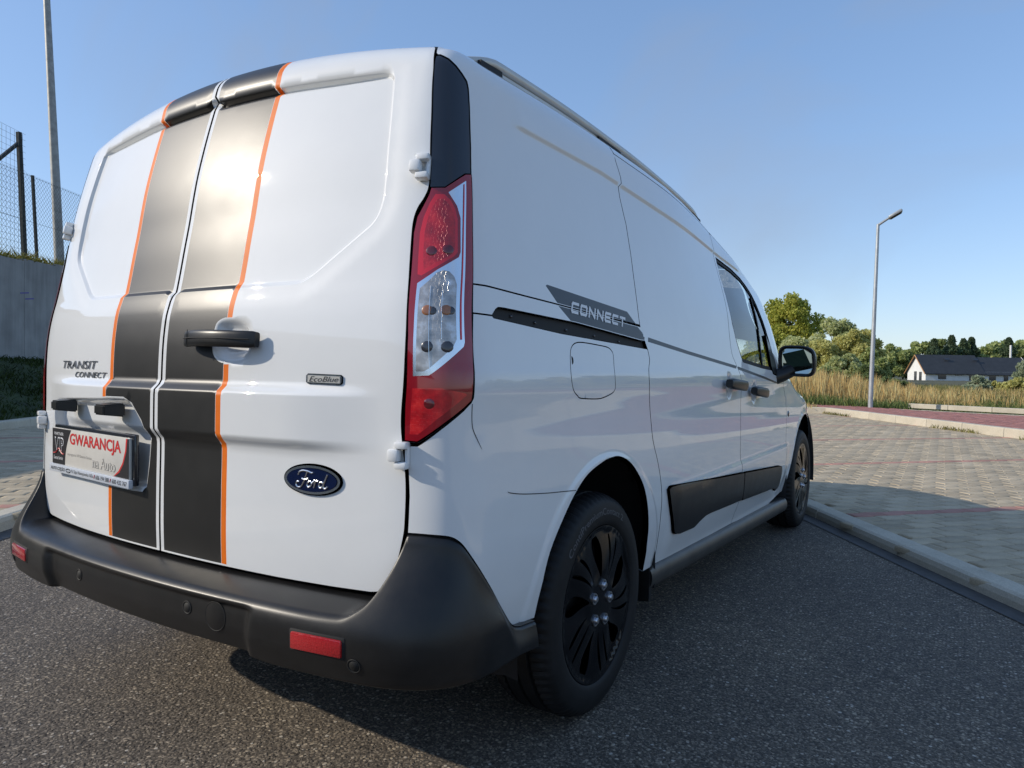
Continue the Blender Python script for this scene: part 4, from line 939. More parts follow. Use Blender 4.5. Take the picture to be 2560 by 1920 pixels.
# ---------------------------------------------------------------- ground, road, kerbs, paving
EV = np.array([.565, -.825]); EV /= np.linalg.norm(EV); NV = np.array([-EV[1], EV[0]])
def G(nc, ec, z=0.): p = NV*nc+EV*ec; return (p[0], p[1], z)
def asphalt():
    m, t, b = nt('asphalt'); tc = N(t, 'ShaderNodeTexCoord'); L = t.links.new
    n0 = N(t, 'ShaderNodeTexNoise', Scale=30.0, Detail=3.0); L(tc.outputs['Object'], n0.inputs['Vector'])
    mv = N(t, 'ShaderNodeVectorMath', operation='MULTIPLY_ADD'); L(n0.outputs['Color'], mv.inputs[0]); mv.inputs[1].default_value = (.012, .012, .012); L(tc.outputs['Object'], mv.inputs[2])
    v1 = N(t, 'ShaderNodeTexVoronoi', Scale=80.0); L(mv.outputs[0], v1.inputs['Vector'])
    v2 = N(t, 'ShaderNodeTexVoronoi', Scale=210.0); L(mv.outputs[0], v2.inputs['Vector'])
    sp = N(t, 'ShaderNodeSeparateColor'); L(v1.outputs['Color'], sp.inputs[0]); sp2 = N(t, 'ShaderNodeSeparateColor'); L(v2.outputs['Color'], sp2.inputs[0])
    c1 = ramp(t, sp.outputs[0], [(.0, (0.074, 0.062, 0.050)), (.55, (0.154, 0.126, 0.097)), (.80, (0.266, 0.219, 0.163)), (.93, (0.477, 0.400, 0.300)), (1.0, (0.545, 0.504, 0.440))])
    c2 = ramp(t, sp2.outputs[0], [(.0, (0.053, 0.045, 0.038)), (.7, (0.146, 0.122, 0.095)), (1.0, (0.359, 0.301, 0.231))])
    # stones show only in the middle of their cells
    mk = ramp(t, v1.outputs['Distance'], [(.30, (1, 1, 1)), (.48, (0, 0, 0))])
    mx = N(t, 'ShaderNodeMix', data_type='RGBA'); L(mk, mx.inputs[0]); L(c2, mx.inputs[6]); L(c1, mx.inputs[7])
    n3 = N(t, 'ShaderNodeTexNoise', Scale=.9, Detail=6.0, Roughness=.6); L(tc.outputs['Object'], n3.inputs['Vector'])
    tone = ramp(t, n3.outputs[0], [(.3, (.74, .74, .77)), (.7, (1.18, 1.16, 1.12))]); mm = N(t, 'ShaderNodeMix', data_type='RGBA', blend_type='MULTIPLY'); mm.inputs[0].default_value = 1.0; L(mx.outputs[2], mm.inputs[6]); L(tone, mm.inputs[7])
    L(mm.outputs[2], b.inputs['Base Color']); b.inputs['Roughness'].default_value = .78; b.inputs['Specular IOR Level'].default_value = .35
    h = N(t, 'ShaderNodeMath', operation='MULTIPLY_ADD'); L(mk, h.inputs[0]); L(sp.outputs[1], h.inputs[1]); L(c2, h.inputs[2])
    bp = N(t, 'ShaderNodeBump', Strength=.9, Distance=.006); L(h.outputs[0], bp.inputs['Height']); L(bp.outputs[0], b.inputs['Normal'])
    return m
def concrete(name, lo, hi, sc=5., isl=.17, bumpd=.002):
    m, t, b = nt(name); tc = N(t, 'ShaderNodeTexCoord'); L = t.links.new
    n = N(t, 'ShaderNodeTexNoise', Scale=sc, Detail=8.0, Roughness=.65); L(tc.outputs['Object'], n.inputs['Vector'])
    n2 = N(t, 'ShaderNodeTexNoise', Scale=160.0, Detail=3.0); L(tc.outputs['Object'], n2.inputs['Vector'])
    c = ramp(t, n.outputs[0], [(.3, lo), (.7, hi)])
    oi = N(t, 'ShaderNodeNewGeometry'); mr = N(t, 'ShaderNodeMapRange'); mr.inputs['To Min'].default_value = 1-isl; mr.inputs['To Max'].default_value = 1+isl; ob = N(t, 'ShaderNodeObjectInfo'); af = N(t, 'ShaderNodeMath', operation='ADD'); fr = N(t, 'ShaderNodeMath', operation='FRACT'); L(oi.outputs['Random Per Island'], af.inputs[0]); L(ob.outputs['Random'], af.inputs[1]); L(af.outputs[0], fr.inputs[0]); L(fr.outputs[0], mr.inputs[0])
    g = ramp(t, n2.outputs[0], [(.35, (.86, .86, .86)), (.65, (1.1, 1.1, 1.1))])
    m1 = N(t, 'ShaderNodeMix', data_type='RGBA', blend_type='MULTIPLY'); m1.inputs[0].default_value = 1; L(c, m1.inputs[6]); L(g, m1.inputs[7])
    m2 = N(t, 'ShaderNodeVectorMath', operation='SCALE'); L(m1.outputs[2], m2.inputs[0]); L(mr.outputs[0], m2.inputs['Scale']); L(m2.outputs[0], b.inputs['Base Color'])
    b.inputs['Roughness'].default_value = .88; b.inputs['Specular IOR Level'].default_value = .25
    bp = N(t, 'ShaderNodeBump', Strength=.5, Distance=bumpd); L(n2.outputs[0], bp.inputs['Height']); L(bp.outputs[0], b.inputs['Normal']); return m
M['asphalt'] = asphalt()
M['paver'] = concrete('grey_paver', (.40, .325, .22), (.52, .43, .30))
M['paver_red'] = concrete('red_paver', (.42, .22, .17), (.50, .27, .21))
M['path_red'] = concrete('red_path_paver', (.36, .16, .13), (.44, .20, .165))
M['kerb'] = concrete('kerb_concrete', (.46, .41, .32), (.60, .54, .43), 3., .05)
M['joint'] = mat('joint_sand', (.085, .075, .06), .95, noise=.3, nscale=40)
M['gutter'] = mat('smooth_tar', (.066, .062, .058), .7, noise=.3, nscale=14, bump=.4, bscale=90)
M['soil'] = mat('meadow_soil', (.085, .080, .035), .95, noise=.4, nscale=.6)
def sheet(name, pts, m, kind='structure'):
    o = build(name, pts, [tuple(range(len(pts)))], m, smooth=False); o['kind'] = kind; return o
sheet('ground', [(-900, -900, -.06), (900, -900, -.06), (900, 900, -.06), (-900, 900, -.06)], M['soil'])
road = sheet('road', [G(-2.62, -70), G(-2.62, 60), G(2.76, 60), G(2.76, -70)], M['asphalt'])
sheet('gutter_strip', [G(2.59, -40, .004), G(2.59, 30, .004), G(2.72, 30, .004), G(2.72, -40, .004)], M['gutter'])
sheet('gutter_strip', [G(-2.52, -40, .004), G(-2.36, -40, .004), G(-2.36, 30, .004), G(-2.52, 30, .004)], M['gutter'])
ZL = .060; ZR = .085                                     # paved lots right and left
sheet('lot_bed', [G(2.74, -45, ZL-.022), G(2.74, 30, ZL-.022), G(8.6, 30, ZL-.022), G(8.6, -45, ZL-.022)], M['joint'])
sheet('lot_bed', [G(-6.4, -45, ZR-.022), G(-6.4, 30, ZR-.022), G(-2.54, 30, ZR-.022), G(-2.54, -45, ZR-.022)], M['joint'])
# kerbs: a line of one-metre stones
def kerb(name, nc0, nc1, z0, z1, ec0, ec1, chamf=.025, face=-1):
    root = empty(name, G(nc0, ec0)); root['kind'] = 'structure'
    a = [(nc0+(chamf if face < 0 else 0), z1), (nc1-(chamf if face > 0 else 0), z1)]
    if face < 0: pf = [(nc0-.006, z0), (nc0, z1-chamf*1.3), (nc0+chamf*.35, z1-chamf*.35), (nc0+chamf*1.2, z1), (nc1-.006, z1), (nc1, z1-.006), (nc1, z0)]
    else: pf = [(nc0, z0), (nc0, z1-.006), (nc0+.006, z1), (nc1-chamf*1.2, z1), (nc1-chamf*.35, z1-chamf*.35), (nc1, z1-chamf*1.3), (nc1+.006, z0)]
    k = len(pf); L_ = .992
    v = [];
    for t in (-L_/2, -L_/2+.004, L_/2-.004, L_/2):
        sh = .004 if abs(t) == L_/2 else 0
        for (n_, z_) in pf: q = NV*(n_-nc0)+EV*t; v.append((q[0], q[1], z_-(sh if z_ > z0+.01 else 0)))
    f = [(i*k+j, i*k+j+1, (i+1)*k+j+1, (i+1)*k+j) for i in range(3) for j in range(k-1)]+[tuple(range(k))[::-1], tuple(3*k+j for j in range(k))]
    me = None
    for i, ec in enumerate(np.arange(ec0+.5, ec1, 1.0)):
        if me is None: o = build('kerb_stone', v, f, M['kerb'], smooth=False); me = o.data; bm_ = bmesh.new(); bm_.from_mesh(me); bmesh.ops.recalc_face_normals(bm_, faces=bm_.faces); bm_.to_mesh(me); bm_.free()
        else: o = bpy.data.objects.new('kerb_stone', me); COL.objects.link(o)
        o.parent = root; p0 = G(nc0, ec0); p = G(nc0, ec); o.location = (p[0]-p0[0], p[1]-p0[1], random.uniform(-.002, .002)); o.rotation_euler = (0, 0, random.uniform(-.002, .002))
    return root
kerb('near_kerb', 2.70, 2.845, -.05, ZL+.006, -14.3, 9.7)
kerb('kerb', -2.645, -2.50, -.05, ZR+.006, -12.6, 8.4, face=1)
kerb('far_kerb', 8.55, 8.69, 0, .205, -14.4, 18.6, chamf=.012)
kerb('verge_kerb', -6.50, -6.36, 0, .20, -20.2, 8.8, chamf=.02, face=1)
# pavers: wavy blocks in running bond
AV = np.array([.69, .724]); AV /= np.linalg.norm(AV); BV = np.array([-AV[1], AV[0]])
PLn, PPt = .24, .12
def paver_geo(phase):
    n = 8; A = .0085; g = .0028; out = []
    w = lambda s: A*math.sin(2*math.pi*(s/PLn)+phase)+A*.4*math.sin(4*math.pi*(s/PLn)+phase*2)
    for i in range(n+1):
        s = -PLn/2+g+(PLn-2*g)*i/n; out.append((s, -PPt/2+g+w(s)))
    for i in range(n, -1, -1):
        s = -PLn/2+g+(PLn-2*g)*i/n; out.append((s, PPt/2-g+w(s)))
    k = len(out); v = []; f = []
    for z, ins in ((-.03, 0), (-.006, 0), (0, .0055)):
        for (s, b) in out:
            cs = s-math.copysign(ins, s)*(abs(s) > PLn/2-.01); mid = w(s); cb = b-math.copysign(ins, b-mid); v.append((cs, cb, z))
    for r_ in range(2):
        for i in range(k): j = (i+1) % k; f.append((r_*k+i, r_*k+j, (r_+1)*k+j, (r_+1)*k+i))
    h = k//2
    for i in range(h-1): f.append((2*k+i, 2*k+i+1, 2*k+k-2-i, 2*k+k-1-i))
    vv = [(AV[0]*s+BV[0]*b, AV[1]*s+BV[1]*b, z) for s, b, z in v]
    return vv, f
PG = [paver_geo(0.), paver_geo(math.pi)]
def lot(name, org, nc0, nc1, zt, redspan, emax, label_mesh):
    root = empty(name, (0, 0, 0)); root['kind'] = 'structure'
    items = []
    o2 = np.array(org)
    for r_ in range(-140, 160):
        for c_ in range(-80, 120):
            p = o2+BV*(r_*PPt)+AV*(c_*PLn+(PLn/2 if r_ % 2 else 0)); nc = p@NV; ec = p@EV
            if not (nc0 < nc < nc1 and emax[0] < ec < emax[1]): continue
            d = math.hypot(p[0]-CAMP[0], p[1]-CAMP[1]); v_ = np.array([p[0]-CAMP[0], p[1]-CAMP[1], zt-CAMP[2]]); dep = v_@_F
            vis = dep > .3 and abs((v_@_R)/dep*_f) < 1330 and abs((v_@_U)/dep*_f) < 1000
            items.append((d if vis else d+100, p, r_))
    items.sort(key=lambda t: t[0]); return root, items
def fill(root, items, zt, nobj):
    me = {}
    for i, (d, p, r_) in enumerate(items[:nobj]):
        red = r_ % 20 == 0; key = (r_ % 2, red)
        if key not in me:
            v, f = PG[r_ % 2]; o = build('paver', v, f, M['paver_red'] if red else M['paver'], root); smooth_by_angle(o, 50); me[key] = o.data
        else: o = bpy.data.objects.new('paver', me[key]); COL.objects.link(o); o.parent = root
        o.location = (p[0], p[1], zt+random.uniform(-.0016, .0016)); o.rotation_euler = (random.uniform(-.006, .006), random.uniform(-.006, .006), random.uniform(-.006, .006))
    for red in (False, True):
        V = []; Fq = []; cnt = 0
        for (d, p, r_) in items[nobj:]:
            if (r_ % 20 == 0) != red: continue
            v, f = PG[r_ % 2]; a = np.array(v); z = zt+random.uniform(-.0016, .0016); tx, ty = random.uniform(-.006, .006), random.uniform(-.006, .006)
            a[:, 2] += a[:, 0]*tx+a[:, 1]*ty; V.append(a+[p[0], p[1], z]); Fq += [tuple(i+cnt for i in t) for t in f]; cnt += len(v)
        if V:
            o = build('pavers', np.concatenate(V), Fq, M['paver_red'] if red else M['paver'], root); smooth_by_angle(o, 50); o['kind'] = 'stuff'
r1, it1 = lot('parking_paving', (1.07, 3.31), 2.80, 8.60, ZL, None, (-22, 4), '')
r2, it2 = lot('opposite_paving', (-3.40, .27), -6.42, -2.60, ZR, None, (-13, 2), '')
fill(r1, it1, ZL, 300); fill(r2, it2, ZR, 300)
sheet('paving_beyond', [G(2.80, 4, ZL-.002), G(2.80, 30, ZL-.002), G(8.6, 30, ZL-.002), G(8.6, 4, ZL-.002)], M['paver'])
sheet('paving_beyond', [G(2.80, -45, ZL-.002), G(2.80, -22, ZL-.002), G(8.6, -22, ZL-.002), G(8.6, -45, ZL-.002)], M['paver'])
# red footpath beyond the far kerb
sheet('path_bed', [G(8.68, -24, .190), G(8.68, 20, .190), G(12.2, 20, .190), G(12.2, -12, .190), G(10.0, -14.8, .190), G(9.8, -24, .190)], M['joint'])
mbp = MB(); mbg = MB()
for ec in np.arange(-24, 8, .205):
    far = float(np.interp(ec, [-24, -14.8, -12.0, 8], [9.75, 9.9, 11.75, 12.0]))
    for j, nc in enumerate(np.arange(8.70, far, .105)):
        z = .2+random.uniform(-.0015, .0015); a, b = .0985, .049; cen = NV*(nc+.052)+EV*(ec+(.1 if j % 2 else 0))
        q = [cen+EV*sx*a+NV*sy*b for sx, sy in ((-1, -1), (1, -1), (1, 1), (-1, 1))]; (mbg if nc > far-.42 and ec > -14 else mbp).add([(x[0], x[1], z) for x in q]+[(x[0], x[1], z-.02) for x in q], [(0, 1, 2, 3), (0, 4, 5, 1), (1, 5, 6, 2), (2, 6, 7, 3), (3, 7, 4, 0)])
fp = empty('footpath', (0, 0, 0)); fp['kind'] = 'structure'
o = mbp.build('path_pavers', M['path_red'], fp, smooth=False); o['kind'] = 'stuff'; o = mbg.build('path_edge_pavers', M['paver'], fp, smooth=False); o['kind'] = 'stuff'
# low kerb beyond the path, at an angle
kb = empty('back_kerb', (0, 0, 0)); kb['kind'] = 'structure'
A_ = np.array([.55, 19.3]); B_ = np.array([3.0, 18.1]); d_ = (B_-A_)/np.linalg.norm(B_-A_)
ang = math.atan2(d_[1], d_[0])
for i in range(14):
    c = A_+d_*(i+.5); box('kerb_stone', (c[0], c[1], .22), (.992, .15, .12), M['kerb'], kb, M=Matrix.Rotation(ang, 4, 'Z'), bev=.008, seg=1)
kb = empty('island_kerb', (0, 0, 0)); kb['kind'] = 'structure'
A_ = np.array(G(8.6, -14.4)[:2]); d_ = np.array([-.93, -.12]); d_ /= np.linalg.norm(d_); ang = math.atan2(d_[1], d_[0])
for i in range(6):
    c = A_+d_*(i+.5); box('kerb_stone', (c[0], c[1], .11), (.99, .12, .19), M['kerb'], kb, M=Matrix.Rotation(ang, 4, 'Z'), bev=.01, seg=1)
isl = sheet('island', [(A_[0], A_[1]+.1, .19), (A_[0]-5.6, A_[1]-.6, .19), (A_[0]-6.2, A_[1]+1.2, .19), (A_[0]-.2, A_[1]+.9, .19)], mat('dry_turf', (.26, .19, .09), .95, noise=.3, nscale=5))
# ---------------------------------------------------------------- plants
def leafmat(name, cols, tr=.45):
    m, t, b = nt(name); L = t.links.new; out = t.nodes['Material Output']; tc = N(t, 'ShaderNodeTexCoord'); g = N(t, 'ShaderNodeNewGeometry')
    n = N(t, 'ShaderNodeTexNoise', Scale=.55, Detail=3.0); L(tc.outputs['Object'], n.inputs['Vector'])
    ad = N(t, 'ShaderNodeMath', operation='MULTIPLY_ADD'); L(n.outputs[0], ad.inputs[0]); ad.inputs[1].default_value = .9
    s2 = N(t, 'ShaderNodeMath', operation='MULTIPLY'); L(g.outputs['Random Per Island'], s2.inputs[0]); s2.inputs[1].default_value = .55; L(s2.outputs[0], ad.inputs[2])
    sb = N(t, 'ShaderNodeMath', operation='SUBTRACT'); L(ad.outputs[0], sb.inputs[0]); sb.inputs[1].default_value = .22
    c = ramp(t, sb.outputs[0], [(.1, cols[0]), (.5, cols[1]), (.9, cols[2])]); L(c, b.inputs['Base Color']); b.inputs['Roughness'].default_value = .6; b.inputs['Specular IOR Level'].default_value = .25
    tl = N(t, 'ShaderNodeBsdfTranslucent'); L(c, tl.inputs['Color']); mx = N(t, 'ShaderNodeMixShader'); mx.inputs[0].default_value = tr; L(b.outputs[0], mx.inputs[1]); L(tl.outputs[0], mx.inputs[2]); L(mx.outputs[0], out.inputs['Surface']); return m
M['bark'] = mat('bark', (.10, .08, .055), .9, noise=.4, nscale=3)
LEAF = {'poplar': leafmat('poplar_leaf', [(0.214, 0.252, 0.044), (0.423, 0.443, 0.083), (0.653, 0.595, 0.134)]), 'willow': leafmat('willow_leaf', [(0.289, 0.340, 0.137), (0.546, 0.570, 0.254), (0.700, 0.700, 0.457)]),
        'yellow': leafmat('yellow_green_leaf', [(0.311, 0.323, 0.106), (0.592, 0.548, 0.191), (0.700, 0.700, 0.307)]), 'dark': leafmat('dark_leaf', [(0.111, 0.158, 0.063), (0.255, 0.316, 0.122), (0.431, 0.465, 0.195)]),
        'conifer': leafmat('conifer_needle', [(0.057, 0.097, 0.057), (0.102, 0.153, 0.081), (0.179, 0.217, 0.115)]), 'mid': leafmat('mid_leaf', [(0.190, 0.257, 0.086), (0.374, 0.429, 0.156), (0.619, 0.619, 0.264)]), 'silver': leafmat('silver_leaf', [(0.227, 0.276, 0.179), (0.356, 0.406, 0.259), (0.518, 0.551, 0.373)])}
def quads(C, size, rng, stretch=1.6):
    n = len(C); d = rng.normal(size=(n, 3)); d /= np.linalg.norm(d, axis=1)[:, None]; e = np.cross(d, rng.normal(size=(n, 3))); e /= np.linalg.norm(e, axis=1)[:, None]+1e-9
    s = size*rng.uniform(.6, 1.35, (n, 1)); a = d*s*stretch*.5; b = e*s*.5
    V = np.stack([C-a, C+b, C+a, C-b], 1).reshape(-1, 3); Fq = np.arange(4*n).reshape(n, 4); return V, Fq
def qmesh(name, V, Fq, m, parent=None):
    me = bpy.data.meshes.new(name); n = len(Fq); me.vertices.add(len(V)); me.vertices.foreach_set('co', V.astype(np.float32).ravel()); k = Fq.shape[1]
    me.loops.add(n*k); me.loops.foreach_set('vertex_index', Fq.astype(np.int32).ravel()); me.polygons.add(n); me.polygons.foreach_set('loop_start', np.arange(0, n*k, k, dtype=np.int32)); me.update(calc_edges=True); me.validate()
    me.materials.append(m); o = bpy.data.objects.new(name, me); COL.objects.link(o)
    if parent: o.parent = parent
    return o
def tree(name, label, cat, base, h, w, kind, nleaf, leaf, seed, low=.15, group=None, conic=False, clumps=40, trunk=True, lobes=None):
    rng = np.random.default_rng(seed); root = tag(empty(name, base), label, cat, group)
    if conic:
        t = rng.uniform(0, 1, nleaf)**.75; ang = rng.uniform(0, 2*math.pi, nleaf); lay = .75+.25*np.cos(t*26+rng.normal(0, .4, nleaf)); rr = w*(1-t*.97)**.8*lay*np.sqrt(rng.uniform(.25, 1, nleaf))
        C = np.stack([rr*np.cos(ang), rr*np.sin(ang), h*(low+(1-low)*t)-rr*.25], 1)
    else:
        cc = rng.normal(size=(clumps, 3)); cc /= np.linalg.norm(cc, axis=1)[:, None]; cc *= rng.uniform(.35, .92, (clumps, 1))**.6
        zc = h*(low+(1-low)*.5); hz = h*(1-low)*.5; cc = cc*[w, w, hz]; cr = rng.uniform(.16, .34, clumps)*min(w, hz)*1.15
        wt = cr**2; pick = rng.choice(clumps, nleaf, p=wt/wt.sum()); d = rng.normal(size=(nleaf, 3)); d /= np.linalg.norm(d, axis=1)[:, None]; d *= rng.uniform(.45, 1.12, (nleaf, 1))
        C = cc[pick]+d*cr[pick][:, None]*[1, 1, .9]+[0, 0, zc]; C[:, 2] = np.maximum(C[:, 2], .05)
    V, Fq = quads(C, leaf, rng); qmesh('crown', V, Fq, LEAF[kind], root)
    if trunk:
        mb = MB(); r0 = max(.05, h*.018); v, f = tube_geo([(0, 0, -.3), (.02*h*.2, 0, h*.3), (.0, .01*h, h*.62), (.01*h, 0, h*.86)], [r0*1.25, r0, r0*.6, r0*.2], 7); mb.add(v, f)
        if not conic:
            for i in range(8):
                a = rng.uniform(0, 6.28); z0 = h*rng.uniform(.2, .55); q = cc[rng.integers(clumps)]*.8+[0, 0, zc]; v, f = tube_geo([(0, 0, z0), tuple(.5*(np.array([0, 0, z0])+q)+[0, 0, -.04*h]), tuple(q)], [r0*.5, r0*.33, r0*.12], 5); mb.add(v, f)
        mb.build('trunk', M['bark'], root)
    return root
def at(az, D): n = math.sqrt(1-az*az); return (CAMP[0]+az*D, CAMP[1]+n*D)
GZ = -.05
def bush(az, D, top, hw, kind, label, seed, nl, lf, name='willow_bush', cat='bush', low=.0, group=None, clumps=40, conic=False, zb=GZ):
    x, y = at(az, D); h = CAMP[2]+top*D-zb; return tree(name, label, cat, (x, y, zb), h, hw*D, kind, nl, lf, seed, low, group, conic, clumps)
bush(-.196, 95, .108, .036, 'poplar', 'tall yellow-green poplar rising above the willow thicket', 1, 26000, .22, 'poplar_tree', 'tree', low=.08, clumps=70)
bush(-.228, 92, .060, .025, 'poplar', 'shorter yellow-green poplar half behind the van windscreen pillar', 21, 9000, .22, 'poplar_tree', 'tree', low=.05)
bush(-.185, 74, .050, .028, 'willow', 'silvery willow bush below the tall poplar', 2, 20000, .165)
bush(-.160, 72, .044, .026, 'yellow', 'broad olive willow bush left of the lamp post foot', 3, 20000, .165)
bush(-.142, 84, .072, .024, 'willow', 'thin-topped willow standing highest behind the bushes', 4, 17000, .17, clumps=55)
bush(-.118, 74, .060, .028, 'yellow', 'yellowish willow bush directly behind the lamp post', 5, 26000, .165, clumps=55)
bush(-.133, 66, .024, .024, 'willow', 'pale feathery willow bush at the front of the thicket', 6, 18000, .15)
bush(-.095, 70, .034, .022, 'mid', 'rounded green willow bush right of the lamp post', 7, 20000, .155)
bush(-.105, 64, .012, .018, 'dark', 'dark low bush in front of the green willow', 8, 12000, .15, name='shrub')
bush(-.072, 62, -.006, .013, 'dark', 'dark scrub at the foot of the white house gable', 9, 9000, .14, name='shrub')
bush(-.085, 58, -.004, .014, 'dark', 'small dark shrub growing out of the dry grass', 10, 7000, .13, name='shrub')
bush(-.150, 62, .010, .020, 'mid', 'green bush low between the willows and the dry grass', 11, 11000, .14, name='shrub')
bush(.011, 42, .000, .014, 'silver', 'grey-green sapling willow in the field before the long house', 12, 6000, .09, name='willow_sapling', low=.0)
bush(.030, 47, -.006, .020, 'yellow', 'olive weed bush beside the grey-green sapling', 13, 7000, .10, name='shrub')
bush(.056, 45, -.002, .020, 'yellow', 'dry olive bush on the field in front of the grey willow', 14, 7000, .10, name='shrub')
bush(.066, 110, .022, .019, 'silver', 'grey willow hiding the end of the long house', 15, 12000, .22, name='willow_tree', cat='tree')
# wood behind the house
rw = np.random.default_rng(5)
wood = [(-.100, 150, .036, .022, 'mid'), (-.082, 205, .036, .018, 'mid'), (-.066, 208, .037, .018, 'mid'), (-.051, 210, .040, .018, 'mid'), (-.030, 210, .043, .017, 'dark'), (-.012, 215, .040, .016, 'mid'), (.006, 220, .036, .016, 'mid'), (.022, 230, .041, .018, 'mid'), (.040, 235, .042, .018, 'dark'), (.056, 240, .045, .019, 'mid'), (.074, 230, .047, .019, 'mid'), (.090, 220, .046, .019, 'mid')]
WL = ['olive broadleaf tree of the wood behind the willows', 'rounded broadleaf tree beside the willow thicket', 'broadleaf tree just behind the house gable', 'bushy tree above the left end of the house roof', 'dark broadleaf tree among the spruces behind the house', 'low green tree in front of the spruces', 'small tree peeping over the middle of the roof', 'round tree over the roof right of the spruces', 'dark tree behind the right half of the roof', 'hillside tree near the thin white pole', 'tree on the hillside right of the white pole', 'hillside tree beyond the grey willow']
for i, (a, D, tp, hw, k) in enumerate(wood): bush(a, D, tp, hw, k, WL[i], 40+i, 4500, .50, name='broadleaf_tree', cat='tree', group='trees of the wood behind the house', clumps=26)
con = [(-.034, 205, .044, .024), (-.016, 208, .048, .026), (-.004, 214, .044, .024), (.004, 216, .0455, .024), (.040, 225, .0445, .024)]
for i, (a, D, tp, hw) in enumerate(con): bush(a, D, tp, hw, 'conifer', 'dark spruce rising behind the roof of the long house', 70+i, 4000, .42, name='spruce_tree', cat='tree', group='spruces behind the long house', conic=True)
# more of the wood outside the frame, mirrored in the van's side
for i in range(26):
    a = .10+i*.036; D = 70+((i*37) % 60); bush(min(a, .985), D, .045+.03*((i*13) % 7)/7, .035, ['willow', 'mid', 'yellow', 'dark'][i % 4], 'broadleaf tree of the belt along the far side of the meadow', 100+i, 1500, .55, name='meadow_tree', cat='tree', group='trees of the belt along the meadow', clumps=24)
# wooded hill far behind
def hill(name, az0, az1, D, prof, m):
    v = []; n = 60
    for i in range(n+1):
        a = az0+(az1-az0)*i/n; x, y = at(a, D); x2, y2 = at(a, D*1.6); t = float(np.interp(a, *prof)); j = .0015*math.sin(i*1.9)+.001*math.sin(i*4.3)
        v += [(*at(a, D*.82), -1), (x, y, CAMP[2]+D*(t+j)), (x2, y2, CAMP[2]+D*(t+j)*.9)]
    f = [(i*3+k, (i+1)*3+k, (i+1)*3+k+1, i*3+k+1) for i in range(n) for k in range(2)]; o = build(name, v, f, m); o['kind'] = 'structure'; return o
hill('hills', -.30, .60, 420, ([-.3, -.08, -.02, .03, .05, .08, .2, .6], [.012, .016, .020, .030, .041, .044, .034, .03]), mat('wooded_slope', (.055, .07, .035), .95, noise=.45, nscale=.05))
# ---------------------------------------------------------------- meadow grass
M['dry'] = leafmat('dry_grass', [(0.390, 0.256, 0.090), (0.630, 0.434, 0.180), (0.680, 0.644, 0.316)], .3)
M['green'] = leafmat('verge_grass', [(0.061, 0.099, 0.028), (0.126, 0.177, 0.053), (0.227, 0.266, 0.094)], .25)
M['weed'] = leafmat('weeds', [(0.126, 0.140, 0.042), (0.238, 0.224, 0.077), (0.392, 0.322, 0.126)], .25)
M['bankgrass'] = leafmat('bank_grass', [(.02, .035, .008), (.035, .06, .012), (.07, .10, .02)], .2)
def blades(name, X, Y, Z, H, wd, m, rng, lean=.25, kind='stuff', parent=None, plume=0):
    n = len(X); a = rng.uniform(0, 2*math.pi, n); dx, dy = np.cos(a)*wd, np.sin(a)*wd; l = rng.normal(0, lean, (n, 2))*H[:, None]
    B0 = np.stack([X-dx, Y-dy, Z], 1); B1 = np.stack([X+dx, Y+dy, Z], 1); mid = np.stack([X+l[:, 0]*.35, Y+l[:, 1]*.35, Z+H*.55], 1); tip = np.stack([X+l[:, 0], Y+l[:, 1], Z+H], 1)
    k = .75; V = np.stack([B0, B1, mid+np.stack([dx, dy, dx*0], 1)*k, tip, mid-np.stack([dx, dy, dx*0], 1)*k], 1).reshape(-1, 3); o = qmesh(name, V, np.arange(5*n).reshape(n, 5), m, parent)
    if kind: o['kind'] = kind
    return o
rg_ = np.random.default_rng(3)
def scatter(n, az0, az1, D0, D1, pw=.6): a = rg_.uniform(az0, az1, n); D = D0+(D1-D0)*rg_.uniform(0, 1, n)**pw; return a, D, CAMP[0]+a*D, CAMP[1]+np.sqrt(1-a*a)*D
def edge_D(a): return np.interp(a, [-.30, -.18, -.10, -.06, -.03, .05, .30, .8], [20.4, 20.4, 19.9, 20.9, 21.8, 20.4, 21, 26])
a, D, X, Y = scatter(20000, -.26, .02, 0, 1); D = edge_D(a)+1.0+rg_.uniform(0, 1, len(a))**.8*15; X = CAMP[0]+a*D; Y = CAMP[1]+np.sqrt(1-a*a)*D
Hh = np.interp(a, [-.26, -.17, -.09, -.05, 0, .02], [1.22, 1.10, .80, .55, .36, .25])*rg_.uniform(.55, 1.05, len(a))*np.interp(D-edge_D(a), [0, 2.2], [.45, 1])*(1+.16*np.sin(a*310)+.12*np.sin(a*131+D*1.3)+.10*np.sin(a*700+D))
sd_ = blades('tall_dry_grass', X, Y, X*0, Hh, .016, M['dry'], rg_, .10); tag(sd_, 'tall straw-coloured dry grass standing behind the red footpath', 'dry grass')
a, D, X, Y = scatter(20000, -.26, .6, 0, 1); D = edge_D(a)+rg_.uniform(0, 1, len(a))**1.2*3.0+.1; X = CAMP[0]+a*D; Y = CAMP[1]+np.sqrt(1-a*a)*D
Hh = np.interp(a, [-.26, -.12, -.06, -.03, .9], [.60, .42, .32, .20, .22])*rg_.uniform(.4, 1.05, len(a)); tag(blades('verge_grass', X, Y, X*0+.03, Hh, .013, M['green'], rg_, .3), 'green grass and weeds edging the footpath', 'grass')
a, D, X, Y = scatter(34000, -.05, .6, 22, 60, .9); Hh = rg_.uniform(.18, .52, len(a))*np.interp(D, [22, 30], [.6, 1]); tag(blades('meadow_weeds', X, Y, X*0, Hh, .016, M['weed'], rg_, .3), 'mixed olive and dry weeds covering the meadow', 'weeds')
